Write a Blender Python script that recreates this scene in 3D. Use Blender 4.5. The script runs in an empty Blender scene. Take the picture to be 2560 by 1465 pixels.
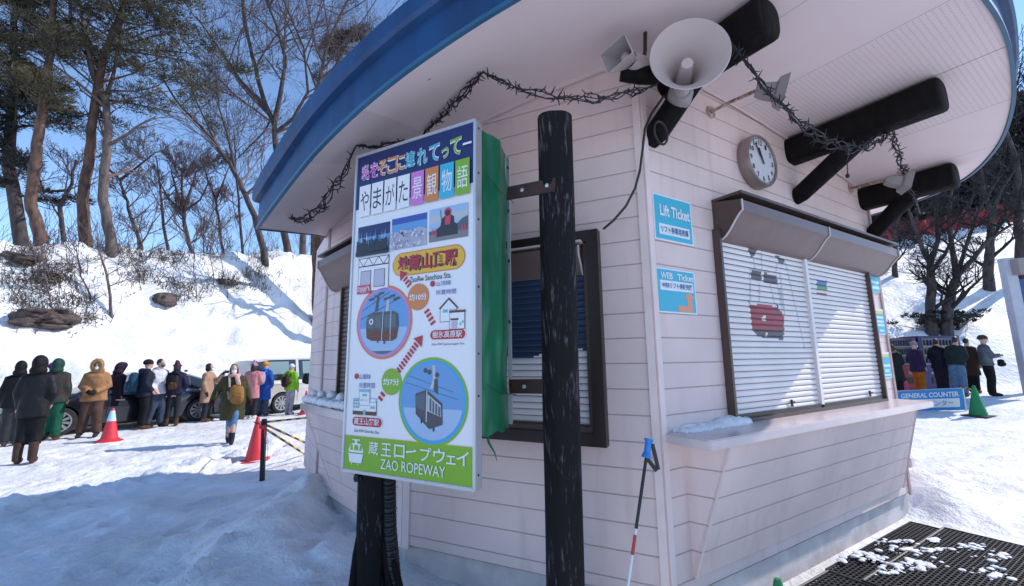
import bpy, bmesh, math, random
import numpy as np
from mathutils import Vector, Matrix, noise
# ------------------------------------------------------------------ camera, light, exposure
SC = bpy.context.scene
F, PIT, ROL, EYE = 1060.0, math.radians(8.92), math.radians(-0.69), 1.55
FW = Vector((0, math.cos(PIT), math.sin(PIT)))
_u0 = Vector((0, -math.sin(PIT), math.cos(PIT)))
_r0 = Vector((1, 0, 0))
RT = _r0*math.cos(ROL) + _u0*math.sin(ROL)
UP = -_r0*math.sin(ROL) + _u0*math.cos(ROL)
EYEP = Vector((0, 0, EYE))
cam_d = bpy.data.cameras.new('camera')
cam = bpy.data.objects.new('camera', cam_d)
SC.collection.objects.link(cam)
cam_d.sensor_width = 36.0
cam_d.lens = F/2560*36.0
cam_d.clip_start = 0.05
cam_d.clip_end = 2000
M3 = Matrix((RT, UP, -FW)).transposed()
cam.matrix_world = Matrix.Translation(EYEP) @ M3.to_4x4()
SC.camera = cam
SUN_AZ, SUN_EL = math.radians(74), math.radians(38)
world = bpy.data.worlds.new('World'); SC.world = world; world.use_nodes = True
wn = world.node_tree.nodes
sky = wn.new('ShaderNodeTexSky'); sky.sky_type = 'NISHITA'; sky.sun_disc = False
sky.sun_elevation = SUN_EL; sky.sun_rotation = SUN_AZ
sky.altitude = 900; sky.air_density = 1.0; sky.dust_density = 0.0; sky.ozone_density = 4.0
bg = wn['Background']; bg.inputs['Strength'].default_value = 0.15
world.node_tree.links.new(sky.outputs['Color'], bg.inputs['Color'])
sun_d = bpy.data.lights.new('sun', 'SUN'); sun_d.energy = 2.6; sun_d.angle = math.radians(0.5)
sun_d.color = (1.0, 0.93, 0.87)
sun = bpy.data.objects.new('sun', sun_d); SC.collection.objects.link(sun)
SUNV = Vector((math.sin(SUN_AZ)*math.cos(SUN_EL), math.cos(SUN_AZ)*math.cos(SUN_EL), math.sin(SUN_EL)))
sun.rotation_euler = SUNV.to_track_quat('Z', 'Y').to_euler()
SC.view_settings.view_transform = 'Standard'
SC.view_settings.look = 'None'
SC.view_settings.exposure = 0.85
SC.view_settings.gamma = 1.0
SC.view_settings.use_curve_mapping = False

# ------------------------------------------------------------------ measuring helpers
V = Vector
def rayd(x, y): return FW + RT*((x-1280)/F) - UP*((y-732.5)/F)
def pt(x, y, depth): return EYEP + rayd(x, y)*depth
def on(x, y, p, n):
    d = rayd(x, y); return EYEP + d*((p-EYEP).dot(n)/d.dot(n))
def az(deg): a = math.radians(deg); return V((math.sin(a), math.cos(a), 0))
def gz(x, y, z=0.0): return on(x, y, V((0, 0, z)), V((0, 0, 1)))
Z3 = V((0, 0, 1))
dR, dA, dB = az(58.5), az(-64.55), az(-42.0)
nR = V((dR.y, -dR.x, 0)); nA = V((-dA.y, dA.x, 0)); nB = V((-dB.y, dB.x, 0))
C0 = V((0.852, 2.563, 0)); LA = 1.858; LB = 1.95; LR = 3.56
A0 = C0 + dA*LA
B1 = A0 + dB*LB
R1 = C0 + dR*LR
def wR(u, z, o=0.0): return C0 + dR*u + nR*o + Z3*z
def wA(u, z, o=0.0): return C0 + dA*u + nA*o + Z3*z
def wB(u, z, o=0.0): return A0 + dB*u + nB*o + Z3*z
def pR(x, y, o=0.0):
    p = on(x, y, C0+nR*o, nR); return ((p-C0).dot(dR), p.z)
def sm(x, a, b):
    t = min(1, max(0, (x-a)/(b-a))); return t*t*(3-2*t)
def lerp(a, b, t): return a+(b-a)*t
def interp(x, xs, ys):
    if x <= xs[0]: return ys[0]
    for i in range(1, len(xs)):
        if x <= xs[i]:
            return ys[i-1]+(ys[i]-ys[i-1])*(x-xs[i-1])/(xs[i]-xs[i-1])
    return ys[-1]

# ------------------------------------------------------------------ mesh helpers
COL = SC.collection
ORG = {}
def tag(o, label=None, cat=None, group=None, kind=None):
    if label: o['label'] = label
    if cat: o['category'] = cat
    if group: o['group'] = group
    if kind: o['kind'] = kind
    return o
def empty(name, loc, label, cat, group=None):
    o = bpy.data.objects.new(name, None); COL.objects.link(o)
    o.location = loc; o.empty_display_size = 0.1
    ORG[o.name] = V(loc)
    return tag(o, label, cat, group)
class MB:
    def __init__(s): s.v = []; s.f = []; s.m = []
    def add(s, vs, fs, mi=0):
        b = len(s.v); s.v.extend([tuple(p) for p in vs])
        s.f.extend([tuple(i+b for i in f) for f in fs])
        s.m.extend([mi]*len(fs)); return s
    def box(s, c, hx, hy, hz, mi=0):
        c = V(c); vs = []
        for i in (-1, 1):
            for j in (-1, 1):
                for k in (-1, 1): vs.append(c+hx*i+hy*j+hz*k)
        return s.add(vs, [(0,1,3,2),(4,6,7,5),(0,4,5,1),(2,3,7,6),(0,2,6,4),(1,5,7,3)], mi)
    def prism(s, poly, o, ex, ey, ez, mi=0):
        n = len(poly); o = V(o)
        a = [o+ex*p[0]+ey*p[1] for p in poly]; b = [p+ez for p in a]
        s.add(a+b, [tuple(range(n))[::-1], tuple(range(n, 2*n))]+[(i, (i+1)%n, n+(i+1)%n, n+i) for i in range(n)], mi); return s
    def poly(s, pts, mi=0): return s.add(pts, [tuple(range(len(pts)))], mi)
    def tube(s, pts, rad, n=8, cap=True, mi=0, flat=1.0, side=None):
        pts = [V(p) for p in pts]; m = len(pts)
        if not hasattr(rad, '__len__'): rad = [rad]*m
        vs = []; prev = None
        for i in range(m):
            t = (pts[min(i+1, m-1)]-pts[max(i-1, 0)])
            if t.length < 1e-9: t = V((0, 0, 1))
            t.normalize()
            if prev is None:
                r = side if side is not None else (V((1, 0, 0)) if abs(t.x) < .8 else V((0, 1, 0)))
            else: r = prev
            r = r-t*r.dot(t)
            if r.length < 1e-6: r = t.orthogonal()
            r.normalize(); prev = r; q = t.cross(r)
            for k in range(n):
                a = 2*math.pi*k/n
                vs.append(pts[i]+r*(math.cos(a)*rad[i])+q*(math.sin(a)*rad[i]*flat))
        fs = []
        for i in range(m-1):
            for k in range(n):
                k2 = (k+1) % n
                fs.append((i*n+k, i*n+k2, (i+1)*n+k2, (i+1)*n+k))
        if cap:
            fs.append(tuple(range(n))[::-1]); fs.append(tuple((m-1)*n+k for k in range(n)))
        return s.add(vs, fs, mi)
    def lathe(s, prof, o, axis=None, n=24, mi=0, cap=True):
        axis = V(axis) if axis is not None else Z3
        axis = axis.normalized(); r = axis.orthogonal().normalized(); q = axis.cross(r); o = V(o)
        vs = []; fs = []; m = len(prof)
        for (rr, h) in prof:
            for k in range(n):
                a = 2*math.pi*k/n
                vs.append(o+axis*h+r*(math.cos(a)*rr)+q*(math.sin(a)*rr))
        for i in range(m-1):
            for k in range(n):
                k2 = (k+1) % n
                fs.append((i*n+k, i*n+k2, (i+1)*n+k2, (i+1)*n+k))
        if cap:
            fs.append(tuple(range(n))[::-1]); fs.append(tuple((m-1)*n+k for k in range(n)))
        return s.add(vs, fs, mi)
    def grid(s, P, nu, nv, mi=0, fn=None):
        b = len(s.v)
        for j in range(nv+1):
            for i in range(nu+1): s.v.append(tuple(P(i/nu, j/nv)))
        for j in range(nv):
            for i in range(nu):
                a = b+j*(nu+1)+i
                s.f.append((a, a+1, a+nu+2, a+nu+1)); s.m.append(mi if fn is None else fn((i+.5)/nu, (j+.5)/nv))
        return s
    def ell(s, c, rx, ry, rz, nu=14, nv=9, mi=0):
        c = V(c); vs = []; fs = []
        for j in range(1, nv):
            t = math.pi*j/nv
            for i in range(nu):
                a = 2*math.pi*i/nu
                vs.append((c.x+rx*math.sin(t)*math.cos(a), c.y+ry*math.sin(t)*math.sin(a), c.z+rz*math.cos(t)))
        vs.append((c.x, c.y, c.z+rz)); vs.append((c.x, c.y, c.z-rz)); T = len(vs)-2
        for j in range(nv-2):
            for i in range(nu):
                i2 = (i+1) % nu
                fs.append((j*nu+i, (j+1)*nu+i, (j+1)*nu+i2, j*nu+i2))
        for i in range(nu):
            i2 = (i+1) % nu
            fs.append((T, i, i2)); fs.append((T+1, (nv-2)*nu+i2, (nv-2)*nu+i))
        return s.add(vs, fs, mi)
    def build(s, name, mats, parent=None, smooth=False, base=None, bevel=0, remesh=0, smo=0):
        if not isinstance(mats, (list, tuple)): mats = [mats]
        org = V((0, 0, 0))
        if parent is not None: org = ORG.get(parent.name, V((0, 0, 0)))
        elif base is not None: org = V(base)
        me = bpy.data.meshes.new(name)
        me.from_pydata([(p[0]-org.x, p[1]-org.y, p[2]-org.z) for p in s.v], [], s.f)
        for m in mats: me.materials.append(m)
        if any(s.m): me.polygons.foreach_set('material_index', s.m)
        o = bpy.data.objects.new(name, me); COL.objects.link(o)
        if parent is not None: o.parent = parent
        else: o.location = org
        ORG[o.name] = org
        if remesh:
            md = o.modifiers.new('r', 'REMESH'); md.mode = 'VOXEL'; md.voxel_size = remesh
            if smo:
                m2 = o.modifiers.new('s', 'SMOOTH'); m2.factor = .5; m2.iterations = smo
            dg = bpy.context.evaluated_depsgraph_get()
            me2 = bpy.data.meshes.new_from_object(o.evaluated_get(dg))
            o.modifiers.clear(); o.data = me2
            if not me2.materials:
                for m in mats: me2.materials.append(m)
            bpy.data.meshes.remove(me); me = me2; me.name = name
            smooth = True
        if bevel:
            bm = bmesh.new(); bm.from_mesh(me)
            bmesh.ops.remove_doubles(bm, verts=bm.verts, dist=1e-5)
            es = [e for e in bm.edges if e.is_manifold and e.calc_face_angle(0) > .6]
            bmesh.ops.bevel(bm, geom=es, offset=bevel, segments=2, affect='EDGES', clamp_overlap=True)
            bm.to_mesh(me); bm.free()
        if smooth:
            me.shade_smooth()
            me.set_sharp_from_angle(angle=math.radians(smooth if smooth is not True else 60))
        me.update()
        return o
_fc = {}
def text_geo(s, bold=0.0):
    key = (s, bold)
    if key in _fc: return _fc[key]
    cu = bpy.data.curves.new('t', 'FONT'); cu.body = s; cu.size = 1; cu.offset = bold; cu.resolution_u = 3
    o = bpy.data.objects.new('t', cu); COL.objects.link(o)
    dg = bpy.context.evaluated_depsgraph_get()
    me = bpy.data.meshes.new_from_object(o.evaluated_get(dg))
    vs = [(v.co.x, v.co.y) for v in me.vertices]; fs = [tuple(p.vertices) for p in me.polygons]
    bpy.data.objects.remove(o); bpy.data.curves.remove(cu); bpy.data.meshes.remove(me)
    _fc[key] = (vs, fs); return vs, fs
def put_text(mb, s, o, ex, ey, x0, y0, x1, y1, mi, bold=0.0, off=None):
    """letters fitted to the rectangle x0..x1, y0..y1 of the plane o, ex, ey"""
    vs, fs = text_geo(s, bold)
    if not vs: return
    ax = min(v[0] for v in vs); bx = max(v[0] for v in vs); ay = min(v[1] for v in vs); by = max(v[1] for v in vs)
    sx = (x1-x0)/max(bx-ax, 1e-6); sy = (y1-y0)/max(by-ay, 1e-6)
    if by-ay < .25: sy = sx; 
    n = off if off is not None else V((0, 0, 0))
    mb.add([o+ex*(x0+(v[0]-ax)*sx)+ey*(y0+(v[1]-ay)*sy)+n for v in vs], fs, mi)

# ------------------------------------------------------------------ materials
def mat(name, col, rough=.6, metal=0.0, var=0.0, vscale=6.0, col2=None, bump=0.0, bscale=60.0, spec=.5, coat=0.0, detail=4.0, stretch=None):
    m = bpy.data.materials.new(name); m.use_nodes = True
    nt = m.node_tree; N = nt.nodes; L = nt.links
    b = N['Principled BSDF']
    b.inputs['Base Color'].default_value = (*col, 1); b.inputs['Roughness'].default_value = rough
    b.inputs['Metallic'].default_value = metal; b.inputs['Specular IOR Level'].default_value = spec
    if coat: b.inputs['Coat Weight'].default_value = coat; b.inputs['Coat Roughness'].default_value = .05
    if var or bump:
        tc = N.new('ShaderNodeTexCoord'); vec = tc.outputs['Object']
        if stretch:
            mp = N.new('ShaderNodeMapping'); mp.inputs['Scale'].default_value = stretch
            L.new(vec, mp.inputs['Vector']); vec = mp.outputs['Vector']
    if var:
        n = N.new('ShaderNodeTexNoise'); n.inputs['Scale'].default_value = vscale; n.inputs['Detail'].default_value = detail
        L.new(vec, n.inputs['Vector'])
        r = N.new('ShaderNodeValToRGB'); r.color_ramp.elements[0].position = .35; r.color_ramp.elements[1].position = .65
        c2 = col2 if col2 else tuple(c*(1-var) for c in col)
        r.color_ramp.elements[0].color = (*c2, 1); r.color_ramp.elements[1].color = (*col, 1)
        L.new(n.outputs['Fac'], r.inputs['Fac']); L.new(r.outputs['Color'], b.inputs['Base Color'])
    if bump:
        n2 = N.new('ShaderNodeTexNoise'); n2.inputs['Scale'].default_value = bscale; n2.inputs['Detail'].default_value = 3
        L.new(vec, n2.inputs['Vector'])
        bp = N.new('ShaderNodeBump'); bp.inputs['Strength'].default_value = bump; bp.inputs['Distance'].default_value = .02
        L.new(n2.outputs['Fac'], bp.inputs['Height']); L.new(bp.outputs['Normal'], b.inputs['Normal'])
    return m
def math_node(nt, op, a, b=None, c=None):
    n = nt.nodes.new('ShaderNodeMath'); n.operation = op
    for i, x in enumerate((a, b, c)):
        if x is None: continue
        if isinstance(x, (int, float)): n.inputs[i].default_value = x
        else: nt.links.new(x, n.inputs[i])
    return n.outputs[0]
def siding_mat(name, col, zoff=0.29, pitch=0.1536):
    """cast fibre-cement boards: stucco bump, thin board joints at constant height, faint stains"""
    m = mat(name, col, rough=.75, var=.14, vscale=1.6, bump=.0, detail=6)
    nt = m.node_tree; N = nt.nodes; L = nt.links; b = N['Principled BSDF']
    tc = N.new('ShaderNodeTexCoord'); sx = N.new('ShaderNodeSeparateXYZ'); L.new(tc.outputs['Object'], sx.inputs[0])
    t = math_node(nt, 'DIVIDE', math_node(nt, 'SUBTRACT', sx.outputs['Z'], zoff-5*pitch), pitch)
    fr = math_node(nt, 'FRACT', t)
    d = math_node(nt, 'ABSOLUTE', math_node(nt, 'SUBTRACT', fr, 0.5))      # .5 at joint
    g = N.new('ShaderNodeMapRange'); g.inputs['From Min'].default_value = .465; g.inputs['From Max'].default_value = .497
    L.new(d, g.inputs['Value'])
    groove = g.outputs['Result']
    mix = N.new('ShaderNodeMix'); mix.data_type = 'RGBA'
    src = b.inputs['Base Color'].links[0].from_socket
    L.new(math_node(nt, 'MULTIPLY', groove, .55), mix.inputs['Factor'])
    L.new(src, mix.inputs['A']); mix.inputs['B'].default_value = (col[0]*.35, col[1]*.3, col[2]*.3, 1)
    # faint vertical dirt runs
    mp = N.new('ShaderNodeMapping'); mp.inputs['Scale'].default_value = (9, 9, .7); L.new(tc.outputs['Object'], mp.inputs['Vector'])
    ns = N.new('ShaderNodeTexNoise'); ns.inputs['Scale'].default_value = 1.3; ns.inputs['Detail'].default_value = 5; L.new(mp.outputs[0], ns.inputs['Vector'])
    mr = N.new('ShaderNodeMapRange'); mr.inputs['From Min'].default_value = .55; mr.inputs['From Max'].default_value = .78; mr.inputs['To Max'].default_value = .55
    L.new(ns.outputs['Fac'], mr.inputs['Value'])
    mx2 = N.new('ShaderNodeMix'); mx2.data_type = 'RGBA'; L.new(mr.outputs[0], mx2.inputs['Factor'])
    L.new(mix.outputs['Result'], mx2.inputs['A']); mx2.inputs['B'].default_value = (col[0]*.72, col[1]*.68, col[2]*.66, 1)
    L.new(mx2.outputs['Result'], b.inputs['Base Color'])
    no = N.new('ShaderNodeTexNoise'); no.inputs['Scale'].default_value = 75; no.inputs['Detail'].default_value = 3; L.new(tc.outputs['Object'], no.inputs['Vector'])
    h = math_node(nt, 'SUBTRACT', math_node(nt, 'MULTIPLY', no.outputs['Fac'], .35), groove)
    bp = N.new('ShaderNodeBump'); bp.inputs['Strength'].default_value = .75; bp.inputs['Distance'].default_value = .006
    L.new(h, bp.inputs['Height']); L.new(bp.outputs['Normal'], b.inputs['Normal'])
    return m
K = {}
K['siding'] = siding_mat('siding', (.775, .61, .585))
K['trim'] = mat('painted_trim', (.775, .62, .595), .55, var=.08, bump=.1, bscale=30)
K['concrete'] = mat('concrete', (.60, .55, .55), .85, var=.25, vscale=5, bump=.25, bscale=90)
K['blue'] = mat('blue_paint', (.006, .052, .165), .5, var=.42, vscale=2.2, stretch=(3, 3, .5), detail=6, bump=.12, bscale=9)
K['blue_edge'] = mat('blue_paint_edge', (.03, .12, .22), .4, var=.2, vscale=4)
K['roof'] = mat('roof_sheet', (.008, .05, .16), .5, var=.2)
K['log'] = mat('charred_log', (.006, .004, .0045), .75, spec=.2, var=.6, vscale=14, bump=1.0, bscale=22, stretch=(1, 1, .25))
K['black'] = mat('black_plastic', (.012, .012, .014), .45)
K['brown'] = mat('brown_metal', (.085, .05, .042), .42, var=.15, vscale=20)
K['brown_lt'] = mat('brown_awning', (.16, .105, .10), .4, var=.12, vscale=8)
K['brown_dk'] = mat('dark_frame', (.022, .013, .011), .4)
K['strip'] = mat('awning_edge', (.62, .55, .55), .4)
K['shut'] = mat('shutter_white', (.76, .70, .69), .38, var=.07, vscale=3)
K['shut_gap'] = mat('shutter_gap', (.10, .09, .10), .6)
K['shut_red'] = mat('shutter_red_print', (.36, .025, .05), .4, var=.2, vscale=25)
K['shut_dk'] = mat('shutter_dark_print', (.07, .06, .075), .4)
K['shut_grey'] = mat('shutter_grey_print', (.45, .46, .50), .4)
K['shut_blue'] = mat('shutter_blue_print', (.02, .045, .11), .4, var=.2, vscale=4)
K['shut_green'] = mat('shutter_green_print', (.05, .30, .10), .4)
K['shut_cobalt'] = mat('shutter_cobalt_print', (.04, .14, .42), .4)
K['shut_brown'] = mat('shutter_brown', (.13, .095, .09), .5)
K['counter'] = mat('counter_metal', (.64, .54, .54), .22, var=.08, vscale=9)
K['snow'] = None
K['white'] = mat('white_paint', (.78, .77, .78), .45)
K['alu'] = mat('aluminium', (.55, .56, .58), .35, metal=.6)
K['rust'] = mat('rusty_steel', (.24, .10, .045), .8, var=.6, vscale=25, col2=(.55, .45, .40))
K['rustdk'] = mat('dark_rusty_bracket', (.018, .014, .014), .6, var=.6, vscale=18, col2=(.055, .018, .012))
K['grey'] = mat('grey_horn', (.50, .42, .41), .45, var=.05)
K['greydk'] = mat('grey_horn_inner', (.30, .28, .28), .5)
# ------------------------------------------------------------------ snow ground
def snow_mat(name, bump=.6, dirty=0.0):
    m = bpy.data.materials.new(name); m.use_nodes = True
    nt = m.node_tree; N = nt.nodes; L = nt.links; b = N['Principled BSDF']
    b.inputs['Roughness'].default_value = .55; b.inputs['Specular IOR Level'].default_value = .35
    tc = N.new('ShaderNodeTexCoord')
    n0 = N.new('ShaderNodeTexNoise'); n0.inputs['Scale'].default_value = 1.1; n0.inputs['Detail'].default_value = 6; L.new(tc.outputs['Object'], n0.inputs['Vector'])
    r = N.new('ShaderNodeValToRGB'); r.color_ramp.elements[0].position = .38; r.color_ramp.elements[1].position = .62
    r.color_ramp.elements[0].color = (.74, .75, .79, 1); r.color_ramp.elements[1].color = (.86, .87, .90, 1)
    if dirty: r.color_ramp.elements[0].color = (.70, .69, .68, 1)
    L.new(n0.outputs['Fac'], r.inputs['Fac']); L.new(r.outputs['Color'], b.inputs['Base Color'])
    n1 = N.new('ShaderNodeTexNoise'); n1.inputs['Scale'].default_value = 7; n1.inputs['Detail'].default_value = 6; n1.inputs['Roughness'].default_value = .62
    n2 = N.new('ShaderNodeTexNoise'); n2.inputs['Scale'].default_value = 55; n2.inputs['Detail'].default_value = 3
    L.new(tc.outputs['Object'], n1.inputs['Vector']); L.new(tc.outputs['Object'], n2.inputs['Vector'])
    h = math_node(nt, 'ADD', math_node(nt, 'MULTIPLY', n1.outputs['Fac'], 1.0), math_node(nt, 'MULTIPLY', n2.outputs['Fac'], .12))
    bp = N.new('ShaderNodeBump'); bp.inputs['Strength'].default_value = bump; bp.inputs['Distance'].default_value = .11
    L.new(h, bp.inputs['Height']); L.new(bp.outputs['Normal'], b.inputs['Normal'])
    return m
K['snow'] = snow_mat('snow', .55, .5)
K['snow_pile'] = snow_mat('snow_pile', .35)
CAR0 = V((-11.4, 10.75, 0)); CD = V((.56, .83, 0)).normalized(); CN = V((-CD.y, CD.x, 0))
RN = V((.17, .985, 0)).normalized(); RP = V((14.5, 15.2, 0))
RDG = [gz(20, 1300), gz(250, 1225), gz(450, 1165), gz(640, 1120), gz(790, 1075)]
def hills(x, y):
    p = V((x, y, 0))
    q = (p-CAR0).dot(CN); s = (p-CAR0).dot(CD)
    h = -1.0
    if q > 1.5:
        zc = 6.0+.16*min(max(s, -12), 30)
        n1 = noise.fractal(V((x*.35, y*.35, 3.1)), 1.0, 2.0, 4)
        n2 = noise.fractal(V((x*1.3, y*1.3, 7.7)), 1.0, 2.0, 4)
        z = interp(q, [1.5, 2.3, 3.0, 4.6, 6.0, 7.0, 8.2, 9.5, 14, 40], [-.4, -.1, 1.0, 1.9, 3.1, 4.7, zc, zc+.15, zc-.6, zc-6])
        w = sm(q, 4.6, 6.4)*(1-sm(q, 8.6, 11))
        h = z+.30*n1*sm(q, 2.6, 5)+.16*n2*(.35*sm(q, 2.2, 2.8)+1.6*w)+.10*w*noise.noise(V((x*3.1, y*3.1, 4)))
        # ploughed lumps at the foot of the bank
        w2 = sm(q, 2.3, 2.7)*(1-sm(q, 3.3, 4.4))
        h += .22*w2*noise.fractal(V((x*1.1, y*1.1, 9)), 1, 2, 3)+.16*w2*noise.fractal(V((x*3.2, y*3.2, 1)), 1, 2, 3)
    qr = (p-RP).dot(RN)
    if qr > -.5:
        n1 = noise.fractal(V((x*.5, y*.5, 5.5)), 1, 2, 4)
        z = interp(qr, [-.5, 0, .9, 2.4, 5.5, 6.2, 10.5, 11.5, 14, 40, 70], [0, .35, 1.25, 2.5, 4.7, 5.0, 8.4, 8.8, 9.3, 24, 30])
        zr = z+.22*n1*sm(qr, 0, 2)
        zr -= 12*(1-sm(x, -6, 3))
        zr += .035*max(0, min(x-14, 14))*sm(qr, 2, 9)
        h = max(h, zr)
    return h
FEET = {}
_rf = random.Random(44)
def add_step(x, y, a):
    for i in (-1, 0, 1):
        for j in (-1, 0, 1): FEET.setdefault((int(math.floor(x/.5))+i, int(math.floor(y/.5))+j), []).append((x, y, math.cos(a), math.sin(a), _rf.uniform(.018, .045)))
for tr in range(46):
    x, y = (_rf.uniform(-9.5, -1.2), _rf.uniform(4.6, 9.6)) if tr < 32 else (_rf.uniform(4.5, 9.5), _rf.uniform(4.5, 9)); a = _rf.uniform(0, 6.28)
    for k in range(_rf.randrange(5, 14)):
        sx_ = .10 if k % 2 else -.10; add_step(x-math.sin(a)*sx_, y+math.cos(a)*sx_, a+_rf.gauss(0, .15)); x += .62*math.cos(a); y += .62*math.sin(a); a += _rf.gauss(0, .12)
for k in range(34): add_step(_rf.uniform(-3.6, -1.2), _rf.uniform(2.4, 4.6), _rf.uniform(0, 6.28))
def steps(x, y):
    h = 0.0
    for (fx, fy, c, s, d) in FEET.get((int(math.floor(x/.5)), int(math.floor(y/.5))), ()):
        u = (x-fx)*c+(y-fy)*s; v = -(x-fx)*s+(y-fy)*c; r = math.hypot(u/.155, v/.065)
        if r < 1.9: h += -d*(1-sm(r, .75, 1.15))+.32*d*math.exp(-((r-1.35)/.28)**2)
    return h
def ground(x, y):
    b = -.10+.10*sm(x, -6, -.5)+.38*sm(x+y, 19.5, 27.5)*sm(x, 3, 8)
    d = 9.0
    for i in range(4):
        a, c = RDG[i], RDG[i+1]
        e = c-a; t = min(1, max(0, ((x-a.x)*e.x+(y-a.y)*e.y)/(e.x**2+e.y**2)))
        d = min(d, math.hypot(x-a.x-e.x*t, y-a.y-e.y*t))
    rid = math.exp(-(d/.42)**2)
    b += .10*rid*(1+.6*noise.noise(V((x*1.7, y*1.7, 2))))
    rough = .018+.085*rid+.03*sm(x, 2.5, 4)*(1-sm(y, 7, 10))
    near = (1-sm(x, -1.5, .2))*(1-sm(y, 4.4, 6.0))
    b += near*(.10+.10*noise.fractal(V((x*.9, y*.9, .3)), 1, 2, 3))
    rough += .028*near
    b += rough*noise.fractal(V((x*3.3, y*3.3, 8)), 1, 2, 4)+.6*rough*noise.noise(V((x*8, y*8, 1)))
    b += steps(x, y)
    # heap against the far end of the side wall and beside the ticket wall
    for (c, a, r) in ((wB(1.78, 0, .10), .30, .26), (wB(1.45, 0, .42), .16, .30), (wB(1.3, 0, .9), .08, .5), (R1+dR*.42+nR*.0, .30, .34), (R1+dR*.9-nR*.5, .22, .5)):
        g = math.exp(-((x-c.x)**2+(y-c.y)**2)/r**2)
        b += a*g*(1+.35*noise.fractal(V((x*4, y*4, 4)), 1, 2, 3))
    # trampled hollow along the counters
    u = (V((x, y, 0))-C0).dot(dR); o = (V((x, y, 0))-C0).dot(nR)
    if -1 < u < 3.7 and o < 2.6: b = lerp(b, 0.0, sm(u, -.9, 0)*(1-sm(u, 3.3, 3.7))*(1-sm(o, 1.9, 2.6)))
    h = hills(x, y)
    if h > b-.4:
        k = .25; t = min(1, max(0, .5+.5*(h-b)/k)); b = lerp(b, h, t)+k*t*(1-t)*.5
    return b
def axis_pts(segs):
    out = [segs[0][0]]
    for a, b, st in segs:
        n = max(1, int(round((b-a)/st)))
        out += [a+(b-a)*(i+1)/n for i in range(n)]
    return out
gx = axis_pts([(-220, -60, 20), (-60, -24, 2), (-24, -14, .3), (-14, -9.5, .09), (-9.5, 0, .055), (0, 6, .09), (6, 20, .16), (20, 32, .6), (32, 80, 4), (80, 260, 20)])
gy = axis_pts([(-40, -4, 6), (-4, 1.5, .5), (1.5, 2.2, .1), (2.2, 9.5, .055), (9.5, 14, .11), (14, 26, .2), (26, 40, .7), (40, 90, 5), (90, 320, 25)])
mb = MB(); nx = len(gx)
for y in gy:
    for x in gx: mb.v.append((x, y, ground(x, y)))
for j in range(len(gy)-1):
    for i in range(nx-1):
        a = j*nx+i; mb.f.append((a, a+1, a+nx+1, a+nx))
mb.m = [0]*len(mb.f)
o = mb.build('snow_ground', K['snow'], smooth=180); tag(o, kind='structure')

# ------------------------------------------------------------------ ticket booth
booth = empty('ticket_booth', (1.0, 4.0, 0), 'beige ticket booth with blue curved roof and shuttered counters', 'booth')
HS = [-3.2, -2.2, -1.8, -1.36, -1.25, -.56, 0, .6, 1.21, 2.07, 3.58, 4.6, 5.5]
HZ = [1.75, 2.5, 2.8, 3.093, 3.169, 3.455, 3.56, 3.575, 3.557, 3.485, 3.31, 3.13, 2.93]
_ss = np.linspace(-3, 5.4, 421); _zz = np.interp(_ss, HS, HZ)
_k = np.ones(31)/31; _zp = np.convolve(np.pad(_zz, 15, mode='edge'), _k, mode='valid')
def hs(s): return float(np.interp(s, _ss, _zp))
def sw(s, w, z): return C0+dR*s+nR*w+Z3*z
def st_of(p): return (p-C0).dot(dR), (p-C0).dot(nR)
# outline in plan (s along the ticket wall, w outwards)
OUT = [(-2.08, -2.03), (-2.03, -1.79), (-1.97, -1.53), (-1.87, -1.10), (-1.79, -.82), (-1.65, -.49), (-1.5, -.24), (-1.34, -.02), (-1.15, .22), (-.9, .5), (-.55, .80), (-.1, 1.06), (.4, 1.22), (.95, 1.31), (1.5, 1.34), (1.84, 1.33), (2.21, 1.29), (2.65, 1.22), (3.13, 1.09), (3.45, .96), (3.76, .77), (3.95, .55), (4.08, .25), (4.15, -.12), (4.2, -.8), (4.2, -2), (4.0, -3.2), (3.4, -4.3), (2.4, -4.9), (1, -5.1), (0, -5.0), (-.75, -4.7), (-1.2, -4.2), (-1.5, -3.46), (-1.8, -2.75)]
def smooth_closed(P, n=2, keep=()):
    for _ in range(n):
        Q = []
        for i in range(len(P)):
            a, b = P[i], P[(i+1) % len(P)]
            Q.append((.75*a[0]+.25*b[0], .75*a[1]+.25*b[1])); Q.append((.25*a[0]+.75*b[0], .25*a[1]+.75*b[1]))
        P = Q
    return P
OUTS = [OUT[0]]+smooth_closed(OUT, 2)[3:-5]
def out_range(s):
    ws = []
    for i in range(len(OUTS)):
        a, b = OUTS[i], OUTS[(i+1) % len(OUTS)]
        if (a[0]-s)*(b[0]-s) <= 0 and a[0] != b[0]:
            t = (s-a[0])/(b[0]-a[0]); ws.append(a[1]+t*(b[1]-a[1]))
    return (min(ws), max(ws)) if ws else (0, 0)
smin = min(p[0] for p in OUTS)+.002; smax = max(p[0] for p in OUTS)-.002
def sheet(dz, grow, mats, name, flip=False):
    mb = MB(); NS, NW = 110, 12
    def P(u, v):
        s = lerp(smin, smax, .5-.5*math.cos(math.pi*u)); a, b = out_range(s); w = lerp(a, b, v)
        return sw(s, w, hs(s)+dz)
    mb.grid(P, NS, NW)
    return mb.build(name, mats, booth, smooth=60)
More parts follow.
